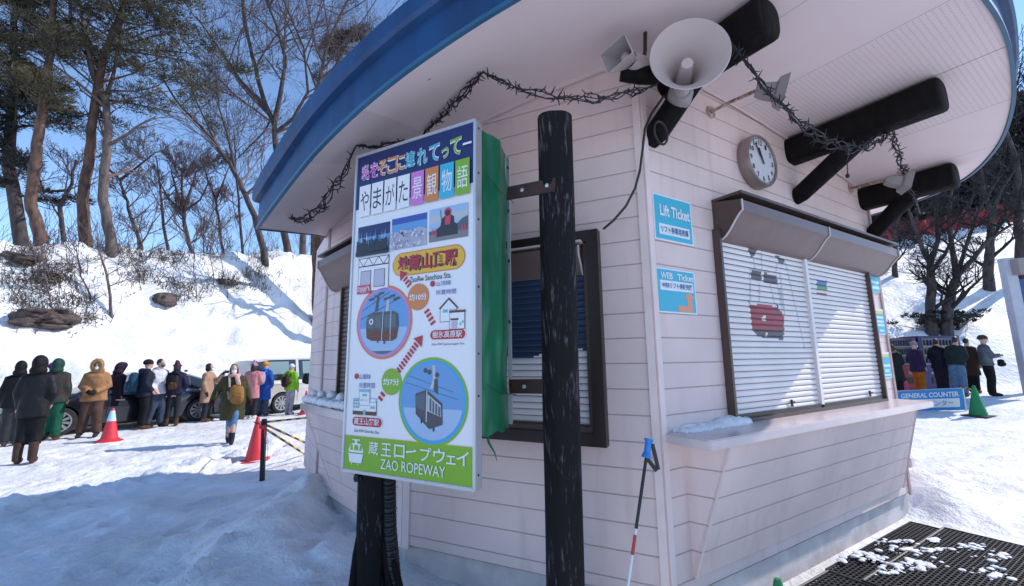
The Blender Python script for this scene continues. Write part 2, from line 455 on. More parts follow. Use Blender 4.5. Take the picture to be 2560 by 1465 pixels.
def soffit_mat():
    m = mat('soffit', (.82, .69, .685), .6, var=.10, vscale=.9, detail=6)
    nt = m.node_tree; N = nt.nodes; L = nt.links; b = N['Principled BSDF']
    tc = N.new('ShaderNodeTexCoord')
    def dot(v, off):
        n = N.new('ShaderNodeVectorMath'); n.operation = 'DOT_PRODUCT'; L.new(tc.outputs['Object'], n.inputs[0]); n.inputs[1].default_value = v
        return math_node(nt, 'ADD', n.outputs['Value'], off)
    bo = V((1.0, 4.0, 0))
    s = dot(tuple(dR), (bo-C0).dot(dR)); w = dot(tuple(nR), (bo-C0).dot(nR))
    e = V((math.cos(math.radians(10)), -math.sin(math.radians(10)), 0)); f = V((e.y*-1, e.x, 0))
    t = dot(tuple(e), bo.dot(e)); t2 = dot(tuple(f), bo.dot(f))
    def band(x, a, c): return math_node(nt, 'MULTIPLY', math_node(nt, 'GREATER_THAN', x, a), math_node(nt, 'LESS_THAN', x, c))
    def rib(x, p): 
        k = math_node(nt, 'ABSOLUTE', math_node(nt, 'SUBTRACT', math_node(nt, 'FRACT', math_node(nt, 'DIVIDE', x, p)), .5))
        return math_node(nt, 'LESS_THAN', k, .16)
    onr = math_node(nt, 'GREATER_THAN', s, .3)
    b1 = math_node(nt, 'MULTIPLY', band(s, 1.21, 2.63), math_node(nt, 'MULTIPLY', rib(s, .026), rib(w, .03)))
    b2 = math_node(nt, 'MULTIPLY', math_node(nt, 'MULTIPLY', band(t, -1.66, -1.16), math_node(nt, 'SUBTRACT', 1, onr)), math_node(nt, 'MULTIPLY', rib(t2, .03), 1.0))
    pat = math_node(nt, 'MAXIMUM', b1, b2)
    seam = None
    for x0 in (1.21, 1.93, 2.63, 3.33, 3.95, .52):
        q = math_node(nt, 'LESS_THAN', math_node(nt, 'ABSOLUTE', math_node(nt, 'SUBTRACT', s, x0)), .004 if x0 == 1.93 else .002)
        seam = q if seam is None else math_node(nt, 'MAXIMUM', seam, q)
    seam = math_node(nt, 'MULTIPLY', seam, onr)
    mix = N.new('ShaderNodeMix'); mix.data_type = 'RGBA'
    src = b.inputs['Base Color'].links[0].from_socket
    L.new(math_node(nt, 'MAXIMUM', math_node(nt, 'MULTIPLY', pat, .38), math_node(nt, 'MULTIPLY', seam, .8)), mix.inputs['Factor'])
    L.new(src, mix.inputs['A']); mix.inputs['B'].default_value = (.10, .085, .10, 1)
    # nail heads and scuffs
    vo = N.new('ShaderNodeTexVoronoi'); vo.inputs['Scale'].default_value = 2.6; L.new(tc.outputs['Object'], vo.inputs['Vector'])
    sp = math_node(nt, 'LESS_THAN', vo.outputs['Distance'], .030)
    mix2 = N.new('ShaderNodeMix'); mix2.data_type = 'RGBA'; L.new(math_node(nt, 'MULTIPLY', sp, .55), mix2.inputs['Factor'])
    L.new(mix.outputs['Result'], mix2.inputs['A']); mix2.inputs['B'].default_value = (.12, .10, .11, 1)
    L.new(mix2.outputs['Result'], b.inputs['Base Color'])
    return m
K['soffit'] = soffit_mat()
sheet(0, 0, K['soffit'], 'soffit')
sheet(.335, 0, K['roof'], 'roof')
# fascia: main board, drip edge below, projecting roof lip above
mb = MB(); n = len(OUTS); cen = V((sum(p[0] for p in OUTS)/n, sum(p[1] for p in OUTS)/n, 0))
pr = [(0, -.012, 1), (.022, -.012, 1), (.022, .012, 0), (.012, .014, 0), (.012, .205, 0), (.05, .215, 0), (.065, .235, 0), (.065, .335, 0), (.03, .352, 0), (0, .352, 0)]
rings = []
for i in range(n):
    a, p, b = OUTS[i-1], OUTS[i], OUTS[(i+1) % n]
    t = V((b[0]-a[0], b[1]-a[1], 0)).normalized(); nn = V((t.y, -t.x, 0))
    if nn.dot(V((p[0], p[1], 0))-cen) < 0: nn = -nn
    rings.append([sw(p[0]+nn.x*q[0], p[1]+nn.y*q[0], hs(p[0])+q[1]) for q in pr])
base = 0; m = len(pr)
for r in rings: mb.v.extend([tuple(p) for p in r])
for i in range(n):
    j = (i+1) % n
    for k in range(m-1):
        mb.f.append((i*m+k, j*m+k, j*m+k+1, i*m+k+1)); mb.m.append(pr[k][2])
mb.build('fascia', [K['blue'], K['blue_edge']], booth, smooth=35)
# roof boards over the back so daylight cannot enter: walls
def wall_poly(f, L, name, steps=24):
    mb = MB(); th = .10
    for i in range(steps):
        u0, u1 = L*i/steps, L*(i+1)/steps
        q = []
        for o in (0, -th):
            for u in (u0, u1):
                for top in (0, 1):
                    p = f(u, .22, o)
                    if top:
                        s, w = st_of(p); p = V((p.x, p.y, hs(s)+.02))
                    q.append(p)
        mb.add([q[0], q[2], q[3], q[1]], [(0, 1, 2, 3)])
    return mb
mb = MB()
for f, L in ((wR, LR), (wA, LA), (wB, LB)):
    w = wall_poly(f, L, 'w'); mb.add(w.v, w.f)
# back walls (closing the plan behind)
BK1 = R1-nR*3.2; BK2 = B1-nR*1.2
def seg(a, b):
    d = b-a
    def f(u, z, o): return a+d*u+Z3*z
    return f
for a, b in ((R1, BK1), (BK1, BK2), (BK2, B1)):
    w = wall_poly(seg(a, b), 1.0, 'w'); mb.add(w.v, w.f)
mb.build('wall', K['siding'], booth)
# corner boards
mb = MB()
def corner(p, d1, n1, d2, n2, z1, wd=.045):
    for d, nn in ((d1, n1), (d2, n2)):
        a = p+d*(wd/2)+nn*.006
        mb.box(a+Z3*((z1+.20)/2), d*(wd/2), nn*.008, Z3*((z1-.20)/2))
for a in ((C0, dR, nR, dA, nA, hs(0)), (A0, -dA, nA, dB, nB, hs(st_of(A0)[0]), .06), (B1, -dB, nB, -dB, nB, hs(st_of(B1)[0])), (R1, -dR, nR, -dR, nR, hs(LR))):
    mb = MB(); corner(*a); mb.build('corner_trim', K['trim'], booth)
mb = MB()
for f, L, nn in ((wR, LR, nR), (wA, LA, nA), (wB, LB, nB)):
    mb.add([f(0, -.6, -.03), f(L, -.6, -.03), f(L, .22, -.03), f(0, .22, -.03)], [(0, 1, 2, 3)])
    mb.add([f(0, .222, .004), f(L, .222, .004), f(L, .222, -.05), f(0, .222, -.05)], [(0, 1, 2, 3)], 1)
mb.add([R1-nR*-.03*-1+Z3*-.6, BK1+Z3*-.6, BK1+Z3*.22, R1-nR*.03+Z3*.22], [(0, 1, 2, 3)])
mb.build('foundation', [K['concrete'], K['brown_dk']], booth)
# soffit cover strip along the wall heads
mb = MB()
for f, L in ((wR, LR), (wA, LA)):
    N_ = 24; top = []
    for i in range(N_+1):
        u = L*i/N_; p = f(u, 0, .012); s, w = st_of(p); top.append((V((p.x, p.y, hs(s)-.03)), V((p.x, p.y, hs(s)+.01))))
    for i in range(N_): mb.add([top[i][0], top[i+1][0], top[i+1][1], top[i][1]], [(0, 1, 2, 3)])
mb.build('eaves_strip', K['trim'], booth)

# log purlins with braces
for s, w1, zb, ub, tb in ((.30, .70, 2.97, .10, .30), (1.98, 1.00, 2.93, 1.97, .62), (3.44, .72, 2.80, 3.48, .42)):
    zc = hs(s)-.122; r = .108
    mb = MB(); rings = []; r = .118
    for w_, k_ in ((-.05, 1), (.2, .99), (.45, 1.0), (.7 if w1 > .75 else .55, 1.01), (w1-.03, 1.02), (w1-.01, .99), (w1, .90)):
        for i in range(28):
            a = 2*math.pi*i/28; sg = lambda v: math.copysign(abs(v)**.66, v); kk = k_*(1+.025*noise.noise(V((math.cos(a)*2, math.sin(a)*2, w_*3+s))))
            mb.v.append(tuple(sw(s+r*.97*kk*sg(math.cos(a)), w_, zc+r*kk*sg(math.sin(a)))))
    for j in range(6):
        for i in range(28): k2 = (i+1) % 28; mb.f.append((j*28+i, j*28+k2, (j+1)*28+k2, (j+1)*28+i)); mb.m.append(0)
    mb.f.append(tuple(6*28+i for i in range(28))); mb.m.append(0)
    bm_ = mb.build('roof_beam', K['log'], booth, smooth=50)
    mb = MB(); mb.tube([sw(ub, -.02, zb), sw(ub, .04, zb+.03), sw(lerp(ub, s, .9), tb, zc-.03)], [.062, .075, .078], 14)
    mb.build('brace', K['log'], bm_, smooth=50)
# stub log pointing along the other wall
mb = MB(); mb.tube([pt(1650, 190, 2.55), pt(1600, 187, 2.55), pt(1552, 184, 2.56)], [.05, .055, .045], 12)
mb.build('roof_beam', K['log'], booth, smooth=50)

# ---------------------------- counters, windows, awnings
def counter(f, u0, u1, dep, z0, z1, zt, bu0, bu1, bt0, bt1, bo):
    """counter slab and the slanted boarded panel under it"""
    mb = MB(); ch = .045
    poly = [(u0, -.005), (u0, dep-ch), (u0+.012, dep-.012), (u0+ch, dep), (u1-ch, dep), (u1-.012, dep-.012), (u1, dep-ch), (u1, -.005)]
    o = f(0, z0, 0); ex = f(1, z0, 0)-o; ey = f(0, z0, 1)-o
    mb.prism(poly, o, ex, ey, Z3*(z1-z0))
    c = mb.build('counter', K['counter'], booth, bevel=.006, smooth=40)
    mb = MB(); zb = .30
    a, b = f(bt0, zt, bo), f(bt1, zt, bo); c0, d0 = f(bu0, zb, .02), f(bu1, zb, .02)
    ia, ib, ic, idd = f(bu0-.0, zt, -.02), f(bu1, zt, -.02), f(bu0, zb, -.02), f(bu1, zb, -.02)
    mb.add([c0, d0, b, a], [(0, 1, 2, 3)]); mb.add([ic, c0, a, ia], [(0, 1, 2, 3)]); mb.add([d0, idd, ib, b], [(0, 1, 2, 3)])
    mb.build('counter_panel', K['siding'], booth)
    for p, q in ((c0, a), (d0, b)):
        mb = MB(); mb.tube([p+(f(0, 0, .004)-f(0, 0, 0)), q+(f(0, 0, .004)-f(0, 0, 0))], .008, 4); mb.build('counter_trim', K['trim'], booth)
counter(wR, .03, LR-.06, .30, 1.06, 1.115, 1.06, .20, 3.34, .29, 3.22, .24)
counter(wB, .12, 1.74, .28, 1.07, 1.14, 1.07, .3, 1.36, .22, 1.66, .24)

def awning(f, u0, u1, zt, zb, dep, strips):
    """shutter hood: sloping top, short front lip and a cove underneath"""
    prof = [(0, zt), (dep, zt-.045), (dep, zt-.12)]
    for k in range(1, 9):
        t = k/8; prof.append((dep-(dep-.02)*(t**1.25), zt-.12-(zt-.12-zb)*(.5-.5*math.cos(math.pi*t))*.9-(zt-.12-zb)*.1*t))
    mb = MB(); n_ = len(prof); b0 = len(mb.v)
    pa = [f(u0, z, o) for o, z in prof]; pb = [f(u1, z, o) for o, z in prof]
    mb.add(pa+pb, [(i, n_+i, n_+i+1, i+1) for i in range(n_-1)], 0)
    mb.poly([f(u0, zb, 0)]+pa[:1]+pa[1:], 1); mb.poly([f(u1, zb, 0)]+pb, 1)
    aw = mb.build('awning', [K['brown_lt'], K['brown']], booth, smooth=40)
    e = f(1, 0, 0)-f(0, 0, 0); nn = f(0, 0, 1)-f(0, 0, 0)
    for u in strips:
        mb = MB()
        for i in range(1, n_-1):
            a, b = f(u, prof[i][1], prof[i][0]), f(u, prof[i+1][1], prof[i+1][0])
            mb.tube([a+nn*.004, b+nn*.004], .0075, 5)
        mb.build('edge_strip', K['strip'], aw)
    mb = MB(); mb.box(f((u0+u1)/2, zt+.008, dep/2), e*((u1-u0)/2), nn*(dep/2+.01), Z3*.010)
    mb.build('flashing', K['brown'], aw)
    return aw
awning(wR, .70, 3.50, 2.655, 2.36, .21, (.71, 1.98, 3.49))
awning(wB, .10, 1.64, 2.66, 2.30, .21, (1.63,))

def shutter(f, u0, u1, z0, z1, o, pitch, mats, fn, parent, nu=None):
    """roller shutter of curved slats; fn(u, z) gives the material of each face"""
    mb = MB(); ns = max(1, round((z1-z0)/pitch)); pitch = (z1-z0)/ns; nu = nu or 1
    prof = [(0, -.004, 1), (.12, 0.0, 0), (.35, .006, 0), (.65, .006, 0), (.9, 0.001, 0)]
    zs = []
    for i in range(ns):
        for q in prof: zs.append((z0+pitch*(i+q[0]), o+q[1], q[2]))
    zs.append((z1, o-.004, 0))
    nz = len(zs)
    for z, oo, g in zs:
        for i in range(nu+1): mb.v.append(tuple(f(lerp(u0, u1, i/nu), z, oo)))
    for j in range(nz-1):
        zc = (zs[j][0]+zs[j+1][0])/2
        for i in range(nu):
            a = j*(nu+1)+i; mb.f.append((a, a+1, a+nu+2, a+nu+1))
            mb.m.append(1 if zs[j][2] else fn(lerp(u0, u1, (i+.5)/nu), zc))
    return mb.build('roller_shutter', mats, parent, smooth=35)
def inpoly(x, y, P):
    c = False
    for i in range(len(P)):
        a, b = P[i], P[i-1]
        if (a[1] > y) != (b[1] > y) and x < (b[0]-a[0])*(y-a[1])/(b[1]-a[1])+a[0]: c = not c
    return c
def q8(x, y): return pR(1580+x*.4809, 440+y*.4809)
PRN = [(2, [q8(*p) for p in ((598, 668), (700, 672), (752, 690), (778, 728), (778, 800), (612, 800))]),
       (3, [q8(*p) for p in ((612, 800), (778, 800), (772, 852), (705, 845), (655, 838), (628, 818))]),
       (3, [q8(*p) for p in ((606, 488), (658, 500), (660, 548), (606, 536))]), (3, [q8(*p) for p in ((672, 505), (738, 520), (748, 568), (672, 556))]),
       (3, [q8(*p) for p in ((588, 375), (640, 385), (632, 402), (615, 432), (600, 412))]), (3, [q8(*p) for p in ((735, 418), (785, 430), (775, 462), (752, 452))]),
       (3, [q8(*p) for p in ((592, 650), (600, 640), (604, 690), (596, 690))]), (3, [q8(*p) for p in ((738, 668), (748, 668), (752, 720), (742, 720))]),
       (4, [q8(*p) for p in ((612, 420), (618, 420), (632, 495), (626, 495))]), (4, [q8(*p) for p in ((738, 450), (744, 450), (738, 515), (732, 515))]),
       (4, [q8(*p) for p in ((782, 450), (788, 450), (890, 905), (884, 905))]), (4, [q8(*p) for p in ((598, 560), (606, 560), (606, 660), (598, 660))]),
       (4, [q8(*p) for p in ((645, 560), (653, 560), (653, 660), (645, 660))]), (4, [q8(*p) for p in ((740, 575), (768, 600), (770, 690), (762, 690))]),
       (4, [q8(*p) for p in ((596, 484), (602, 484), (602, 690), (596, 690))]), (4, [q8(*p) for p in ((596, 484), (760, 505), (760, 511), (596, 490))]), (4, [q8(*p) for p in ((752, 505), (760, 505), (784, 730), (776, 730))]), (4, [q8(*p) for p in ((596, 560), (760, 585), (760, 591), (596, 566))]), (4, [q8(*p) for p in ((700, 560), (706, 560), (735, 680), (729, 680))]), (4, [q8(*p) for p in ((655, 395), (661, 395), (668, 500), (662, 500))]),
       (0, [q8(*p) for p in ((680, 815), (694, 815), (690, 838), (684, 836))]),
       (5, [q8(*p) for p in ((665, 725), (683, 728), (683, 755), (665, 752))])]
PRN2 = [(7, [q8(*p) for p in ((948, 537), (1000, 545), (1000, 572), (948, 566))]), (6, [q8(*p) for p in ((948, 566), (1000, 572), (1002, 598), (950, 592))]),
        (2, [q8(*p) for p in ((950, 605), (1002, 614), (1003, 626), (951, 618))])]
def fnR(u, z):
    r = 0
    for k, P in PRN+PRN2:
        if inpoly(u, z, P): r = k if k != 5 else 0
    return r
SHM = [K['shut'], K['shut_gap'], K['shut_red'], K['shut_dk'], K['shut_grey'], K['shut'], K['shut_green'], K['shut_cobalt']]
def frame(f, u0, u1, z0, z1, wd, dep, m, name='window_frame', sides='lrtb', parent=None):
    mb = MB(); e = f(1, 0, 0)-f(0, 0, 0); nn = f(0, 0, 1)-f(0, 0, 0)
    if 'l' in sides: mb.box(f(u0-wd/2, (z0+z1)/2, dep/2), e*(wd/2), nn*(dep/2), Z3*((z1-z0)/2+wd))
    if 'r' in sides: mb.box(f(u1+wd/2, (z0+z1)/2, dep/2), e*(wd/2), nn*(dep/2), Z3*((z1-z0)/2+wd))
    if 't' in sides: mb.box(f((u0+u1)/2, z1+wd/2, dep/2), e*((u1-u0)/2), nn*(dep/2), Z3*(wd/2))
    if 'b' in sides: mb.box(f((u0+u1)/2, z0-wd/2, dep/2), e*((u1-u0)/2), nn*(dep/2), Z3*(wd/2))
    return mb.build(name, m, parent or booth, bevel=.003)
fr = frame(wR, .70, 3.16, 1.14, 2.42, .028, .055, K['brown'], sides='lrb')
shutter(wR, .70, 1.895, 1.15, 2.42, .014, .0425, SHM, fnR, fr, 90)
shutter(wR, 1.945, 3.16, 1.15, 2.42, .014, .0425, SHM, fnR, fr, 90)
mb = MB(); mb.box(wR(1.92, 1.79, .02), dR*.025, nR*.02, Z3*.63); mb.build('mullion', K['shut'], fr, bevel=.004)
for u0, u1 in ((.70, 1.895), (1.945, 3.16)):
    mb = MB(); mb.box(wR((u0+u1)/2, 1.152, .02), dR*((u1-u0)/2), nR*.014, Z3*.016); mb.build('bottom_rail', K['brown_dk'], fr)
for u in (1.45, 2.86):
    mb = MB(); mb.box(wR(u, 1.20, .030), dR*.007, nR*.006, Z3*.026); mb.tube([wR(u, 1.20, .03), wR(u+.02, 1.21, .042)], .005, 6); mb.build('handle', K['brown_dk'], fr)
# window on the sign side
fr = frame(wA, .375, 1.62, 1.10, 2.30, .075, .075, K['brown_dk'])
def fnA(u, z): return 2 if z > 1.60+.025*math.sin(u*5.1)+.02*math.sin(u*13) else 0
shutter(wA, .40, 1.60, 1.14, 2.10, .012, .041, [K['shut'], K['shut_gap'], K['shut_blue']], fnA, fr, 60)
mb = MB()
for u in (.385, 1.61): mb.box(wA(u, 1.70, .03), dA*.02, nA*.02, Z3*.60)
mb.box(wA(1.0, 1.115, .03), dA*.62, nA*.03, Z3*.022)
mb.build('inner_frame', K['brown'], fr, bevel=.003)
mb = MB(); pf = [(0, 2.29), (.10, 2.27), (.10, 2.22), (.085, 2.19), (.05, 2.15), (.03, 2.11), (.012, 2.09)]
pa = [wA(.42, z, o+.012) for o, z in pf]; pb = [wA(1.58, z, o+.012) for o, z in pf]; k = len(pf)
mb.add(pa+pb, [(i, k+i, k+i+1, i+1) for i in range(k-1)]); mb.poly([wA(.42, 2.09, .005)]+pa); mb.poly([wA(1.58, 2.09, .005)]+pb)
aw = mb.build('shutter_box', K['brown_lt'], fr, smooth=40)
mb = MB()
for i in range(1, k-1): mb.tube([pa[i]-dA*.003, pa[i+1]-dA*.003], .006, 5)
mb.box(wA(1.0, 2.298, .07), dA*.60, nA*.05, Z3*.006)
mb.build('edge_strip', K['strip'], aw)
# window on the far side wall
fr = frame(wB, .28, 1.36, 1.17, 2.34, .03, .045, K['brown'], sides='lrb')
shutter(wB, .28, 1.36, 1.17, 2.34, .012, .045, [K['shut_brown'], K['shut_gap']], lambda u, z: 0, fr)
# vent pipe box low on the far edge of the ticket wall
mb = MB(); mb.box(R1+dR*.05+Z3*.50-nR*.02, dR*.05, nR*.06, Z3*.055); mb.build('vent_cap', K['trim'], booth, bevel=.015, smooth=40)
# ------------------------------------------------------------------ fittings on the booth
def dome_tube(mb, pts, r, n=6, mi=0): mb.tube(pts, r, n, True, mi)
K['clock_case'] = mat('clock_case', (.30, .24, .22), .35, metal=.3)
K['clock_dial'] = mat('clock_dial', (.62, .63, .68), .35)
K['ink'] = mat('black_ink', (.02, .02, .025), .5)
# clock
cu, cz = 1.30, 3.09; cc = wR(cu, cz, 0)
cl = empty('wall_clock', cc, 'round wall clock with white dial and tan rim above the shutters', 'clock')
mb = MB(); mb.lathe([(.209, 0), (.216, .01), (.216, .080), (.208, .092), (.196, .090), (.193, .082)], cc, nR, 48, cap=False); mb.build('case', K['clock_case'], cl, smooth=40)
mb = MB(); mb.lathe([(.195, .078), (0.001, .078)], cc, nR, 48, cap=False); di = mb.build('dial', K['clock_dial'], cl)
mb = MB()
for k in range(1, 13):
    a = math.radians(30*k); q = wR(cu+.150*math.sin(a), cz+.150*math.cos(a), .0815); w = .013*len(str(k))
    put_text(mb, str(k), q, dR, Z3, -w, -.021, w, .021, 0, .02)
for k in range(60):
    a = math.radians(6*k); e = dR*math.sin(a)+Z3*math.cos(a); t = dR*math.cos(a)-Z3*math.sin(a)
    mb.box(cc+nR*.081+e*.183, e*.005, t*(.003 if k % 5 else .005), nR*.0005)
mb.build('numerals', K['ink'], di)
for ang, ln, w in ((-40, .105, .007), (-52, .155, .005)):
    a = math.radians(ang+18); e = dR*math.sin(a)+Z3*math.cos(a); t = dR*math.cos(a)-Z3*math.sin(a)
    mb = MB(); mb.box(cc+nR*.088+e*(ln/2-.015), e*(ln/2+.015), t*w, nR*.002); mb.build('hand', K['ink'], cl)

# round horn loudspeaker under the first purlin
hc = pt(1724, 134, 2.30); hx = V((-.26, -1, -.03)).normalized()
ho = empty('horn_loudspeaker', hc, 'large round grey horn loudspeaker hung under the roof log at the corner', 'loudspeaker')
mb = MB(); mb.lathe([(.045, -.36), (.05, -.30), (.07, -.22), (.105, -.13), (.155, -.05), (.20, -.008), (.208, 0), (.204, .004), (.196, -.006), (.15, -.055), (.10, -.135), (.065, -.225), (.045, -.30)], hc, hx, 48, cap=False)
mb.build('bell', K['grey'], ho, smooth=60)
mb = MB(); mb.lathe([(.046, -.30), (.042, -.20), (.036, -.12), (.033, -.085), (.031, -.08), (.0005, -.079)], hc, hx, 24, cap=False); mb.build('core', K['grey'], ho, smooth=40)
mb = MB(); mb.lathe([(.001, -.47), (.06, -.47), (.075, -.45), (.075, -.37), (.06, -.345), (.045, -.345)], hc, hx, 24, cap=False); mb.build('driver', K['greydk'], ho, smooth=40)
mb = MB(); b0 = hc-hx*.33; mb.tube([b0+Z3*.04, b0+Z3*.12, b0+V((.08, .02, .22)), b0+V((.14, .05, .30))], .016, 6); mb.build('bracket', K['rustdk'], ho)
# small square horn
sn = (V((-.75, -.62, -.12))).normalized()
sc_ = pt(1540, 135, 2.42)
so = empty('square_horn_speaker', sc_, 'small square grey horn speaker beside the big round horn', 'loudspeaker')
mc = [on(x, y, sc_, sn) for x, y in ((1499, 138), (1561, 82), (1583, 130), (1518, 187))]
bk = sc_-sn*.15+V((.02, .0, 0))
mb = MB(); bb = [bk+(p-sc_)*.26 for p in mc]; ins = [sc_+(p-sc_)*.94 for p in mc]; ib = [bk+(p-sc_)*.22+sn*.03 for p in mc]
for i in range(4):
    j = (i+1) % 4
    mb.add([mc[i], mc[j], bb[j], bb[i]], [(0, 1, 2, 3)]); mb.add([ins[i], ins[j], ib[j], ib[i]], [(0, 3, 2, 1)], 1); mb.add([mc[i], mc[j], ins[j], ins[i]], [(0, 1, 2, 3)])
mb.poly(ib, 1); mb.build('bell', [K['grey'], K['greydk']], so)
mb = MB(); mb.lathe([(.026, .0), (.026, .085), (.020, .09), (.018, .08), (.001, .08)], bk+sn*.02, sn, 18, cap=False); mb.build('core', K['grey'], so, smooth=40)
mb = MB(); mb.lathe([(.045, .05), (.055, 0), (.058, -.09), (.05, -.11), (.001, -.11)], bk, sn, 20, cap=False); mb.build('driver', K['grey'], so, smooth=40)
mb = MB(); mb.tube([bk-sn*.08, bk-sn*.08+V((.03, .02, .12)), bk-sn*.05+V((.06, .02, .3))], .012, 6); mb.build('bracket', K['rustdk'], so)
# cable from the corner down to the window, with a spare coil
cb = [(1660, 240, 2.62), (1628, 285, 2.60), (1612, 322, 2.585), (1607, 370, 2.58), (1600, 425, 2.58), (1588, 470, 2.58), (1565, 515, 2.585), (1535, 550, 2.60), (1508, 573, 2.62)]
P = [pt(*c) for c in cb]
Q = []
for i in range(len(P)-1):
    for t in (0, .5): Q.append(P[i].lerp(P[i+1], t))
mb = MB(); mb.tube(Q+[P[-1]], .0075, 6)
cc2 = pt(1642, 338, 2.56)
mb.tube([cc2+dR*(.058*math.cos(a))+Z3*(.072*math.sin(a))+nR*.03 for a in [i*.35 for i in range(-4, 15)]], .007, 6)
o = mb.build('cable', K['black'], smooth=60, base=P[-1]); tag(o, 'black cable hanging from the roof log to the dark window with a coil', 'cable')

# floodlights on rusty arms
K['lamp_shade'] = mat('lamp_housing', (.30, .26, .26), .45)
K['lens'] = mat('lamp_lens', (.68, .68, .74), .25)
for (a, b, off, u, z, lab) in (((1775, 281), (1888, 228), .42, .785, 3.37, 'floodlight on a rusty arm above the wall clock'), ((2125, 472), (2212, 452), .40, 3.155, 3.22, 'floodlight on a rusty arm near the far roof log')):
    w0 = wR(*pR(*a)); h0 = on(b[0], b[1], C0+nR*off, nR)
    fl = empty('floodlight', w0, lab, 'floodlight', 'floodlights on the ticket wall')
    mb = MB(); mb.tube([w0, w0.lerp(h0, .5)+Z3*.006, h0], .0125, 8); mb.build('arm', K['rust'], fl, smooth=60)
    mb = MB(); mb.lathe([(.05, 0), (.05, .012), (.02, .018)], w0, nR, 12); mb.build('wall_plate', K['rust'], fl)
    ax = (nR*.75+dR*.55-Z3*.30).normalized(); e1 = ax.cross(Z3).normalized(); e2 = e1.cross(ax)
    mb = MB(); pr_ = ((0, .03), (.05, .045), (.11, .05), (.12, .075), (.17, .095))
    rg = [[h0+ax*(d)+e1*(k*i)+e2*(k*j*.8) for i, j in ((-1, -1), (1, -1), (1, 1), (-1, 1))] for d, k in pr_]
    for r0, r1 in zip(rg, rg[1:]):
        for i in range(4): mb.poly([r0[i], r0[(i+1) % 4], r1[(i+1) % 4], r1[i]])
    mb.poly(rg[0]); hd = mb.build('lamp_head', K['lamp_shade'], fl)
    mb = MB(); mb.poly([p-ax*.006 for p in rg[-1]]); mb.build('glass', K['lens'], hd)
# pull cord
p0 = pt(2118, 402, 3.62); p1 = pt(2119, 440, 3.62)
mb = MB(); mb.tube([p0, p1], .004, 5); mb.ell(p1, .016, .016, .02, 10, 6); o = mb.build('pull_cord', K['black'], base=p0); tag(o, 'short dark cord with a bead hanging under the string lights', 'cord')

# dead string lights: bundles of wires with spiky little bulbs
def garland(name, pts, sags, label, rng, dens=1.0):
    mb = MB()
    for (a, b), sg in zip(zip(pts, pts[1:]), sags):
        L_ = (b-a).length; n_ = max(8, int(L_/.03))
        for wv in range(4):
            ph = rng.random()*6.3; k = .010+.012*rng.random(); s2 = sg*(.86+.28*rng.random())
            path = []
            for i in range(n_+1):
                t = i/n_; p = a.lerp(b, t)-Z3*(s2*4*t*(1-t))
                env = min(1, 6*t, 6*(1-t))
                p = p+V((math.sin(ph+t*L_*26), math.cos(ph*1.7+t*L_*19), math.sin(ph*2+t*L_*23)))*k*env+V((0, 0, rng.uniform(-.008, .008)))
                path.append(p)
            mb.tube(path, .0042, 4)
            for i in range(1, n_):
                if rng.random() < .62*dens:
                    d = V((rng.uniform(-1, 1), rng.uniform(-1, 1), rng.uniform(-1, 1))).normalized()
                    mb.tube([path[i], path[i]+d*rng.uniform(.02, .055)], [.0052, .0022], 4)
    o = mb.build(name, K['black'], base=pts[0]); tag(o, label, 'string lights', 'unlit string lights under the roof')
rg_ = random.Random(5)
def sof(s, w, d=.015): return sw(s, w, hs(s)-d)
def soff_px(x, y, d=.015):
    dd = rayd(x, y); t = .5
    while t < 12:
        p = EYEP+dd*t; s, w = st_of(p)
        if p.z > hs(s)-d: return p
        t += .01
    return p
g0, g1, g2, g3, g4 = soff_px(728, 543), soff_px(890, 366), soff_px(1010, 350), soff_px(1062, 330), soff_px(1207, 180)
g5 = pt(1640, 212, 2.50)
garland('string_lights', [g0, g1, g2, g3, g4], [.17, .02, .10, .015], 'tangled black string lights along the blue roof edge left of the sign', rg_)
garland('string_lights', [g4, g5], [.13], 'tangled black string lights sagging between sign and round horn', rg_)
g6, g7, g8 = pt(1828, 105, 2.45), pt(2230, 322, 3.35), pt(2268, 455, 3.95)
garland('string_lights', [g6, g7, g8, pt(2300, 530, 4.3)], [.36, .04, .02], 'tangled black string lights hanging over the clock and middle log', rg_, 1.2)

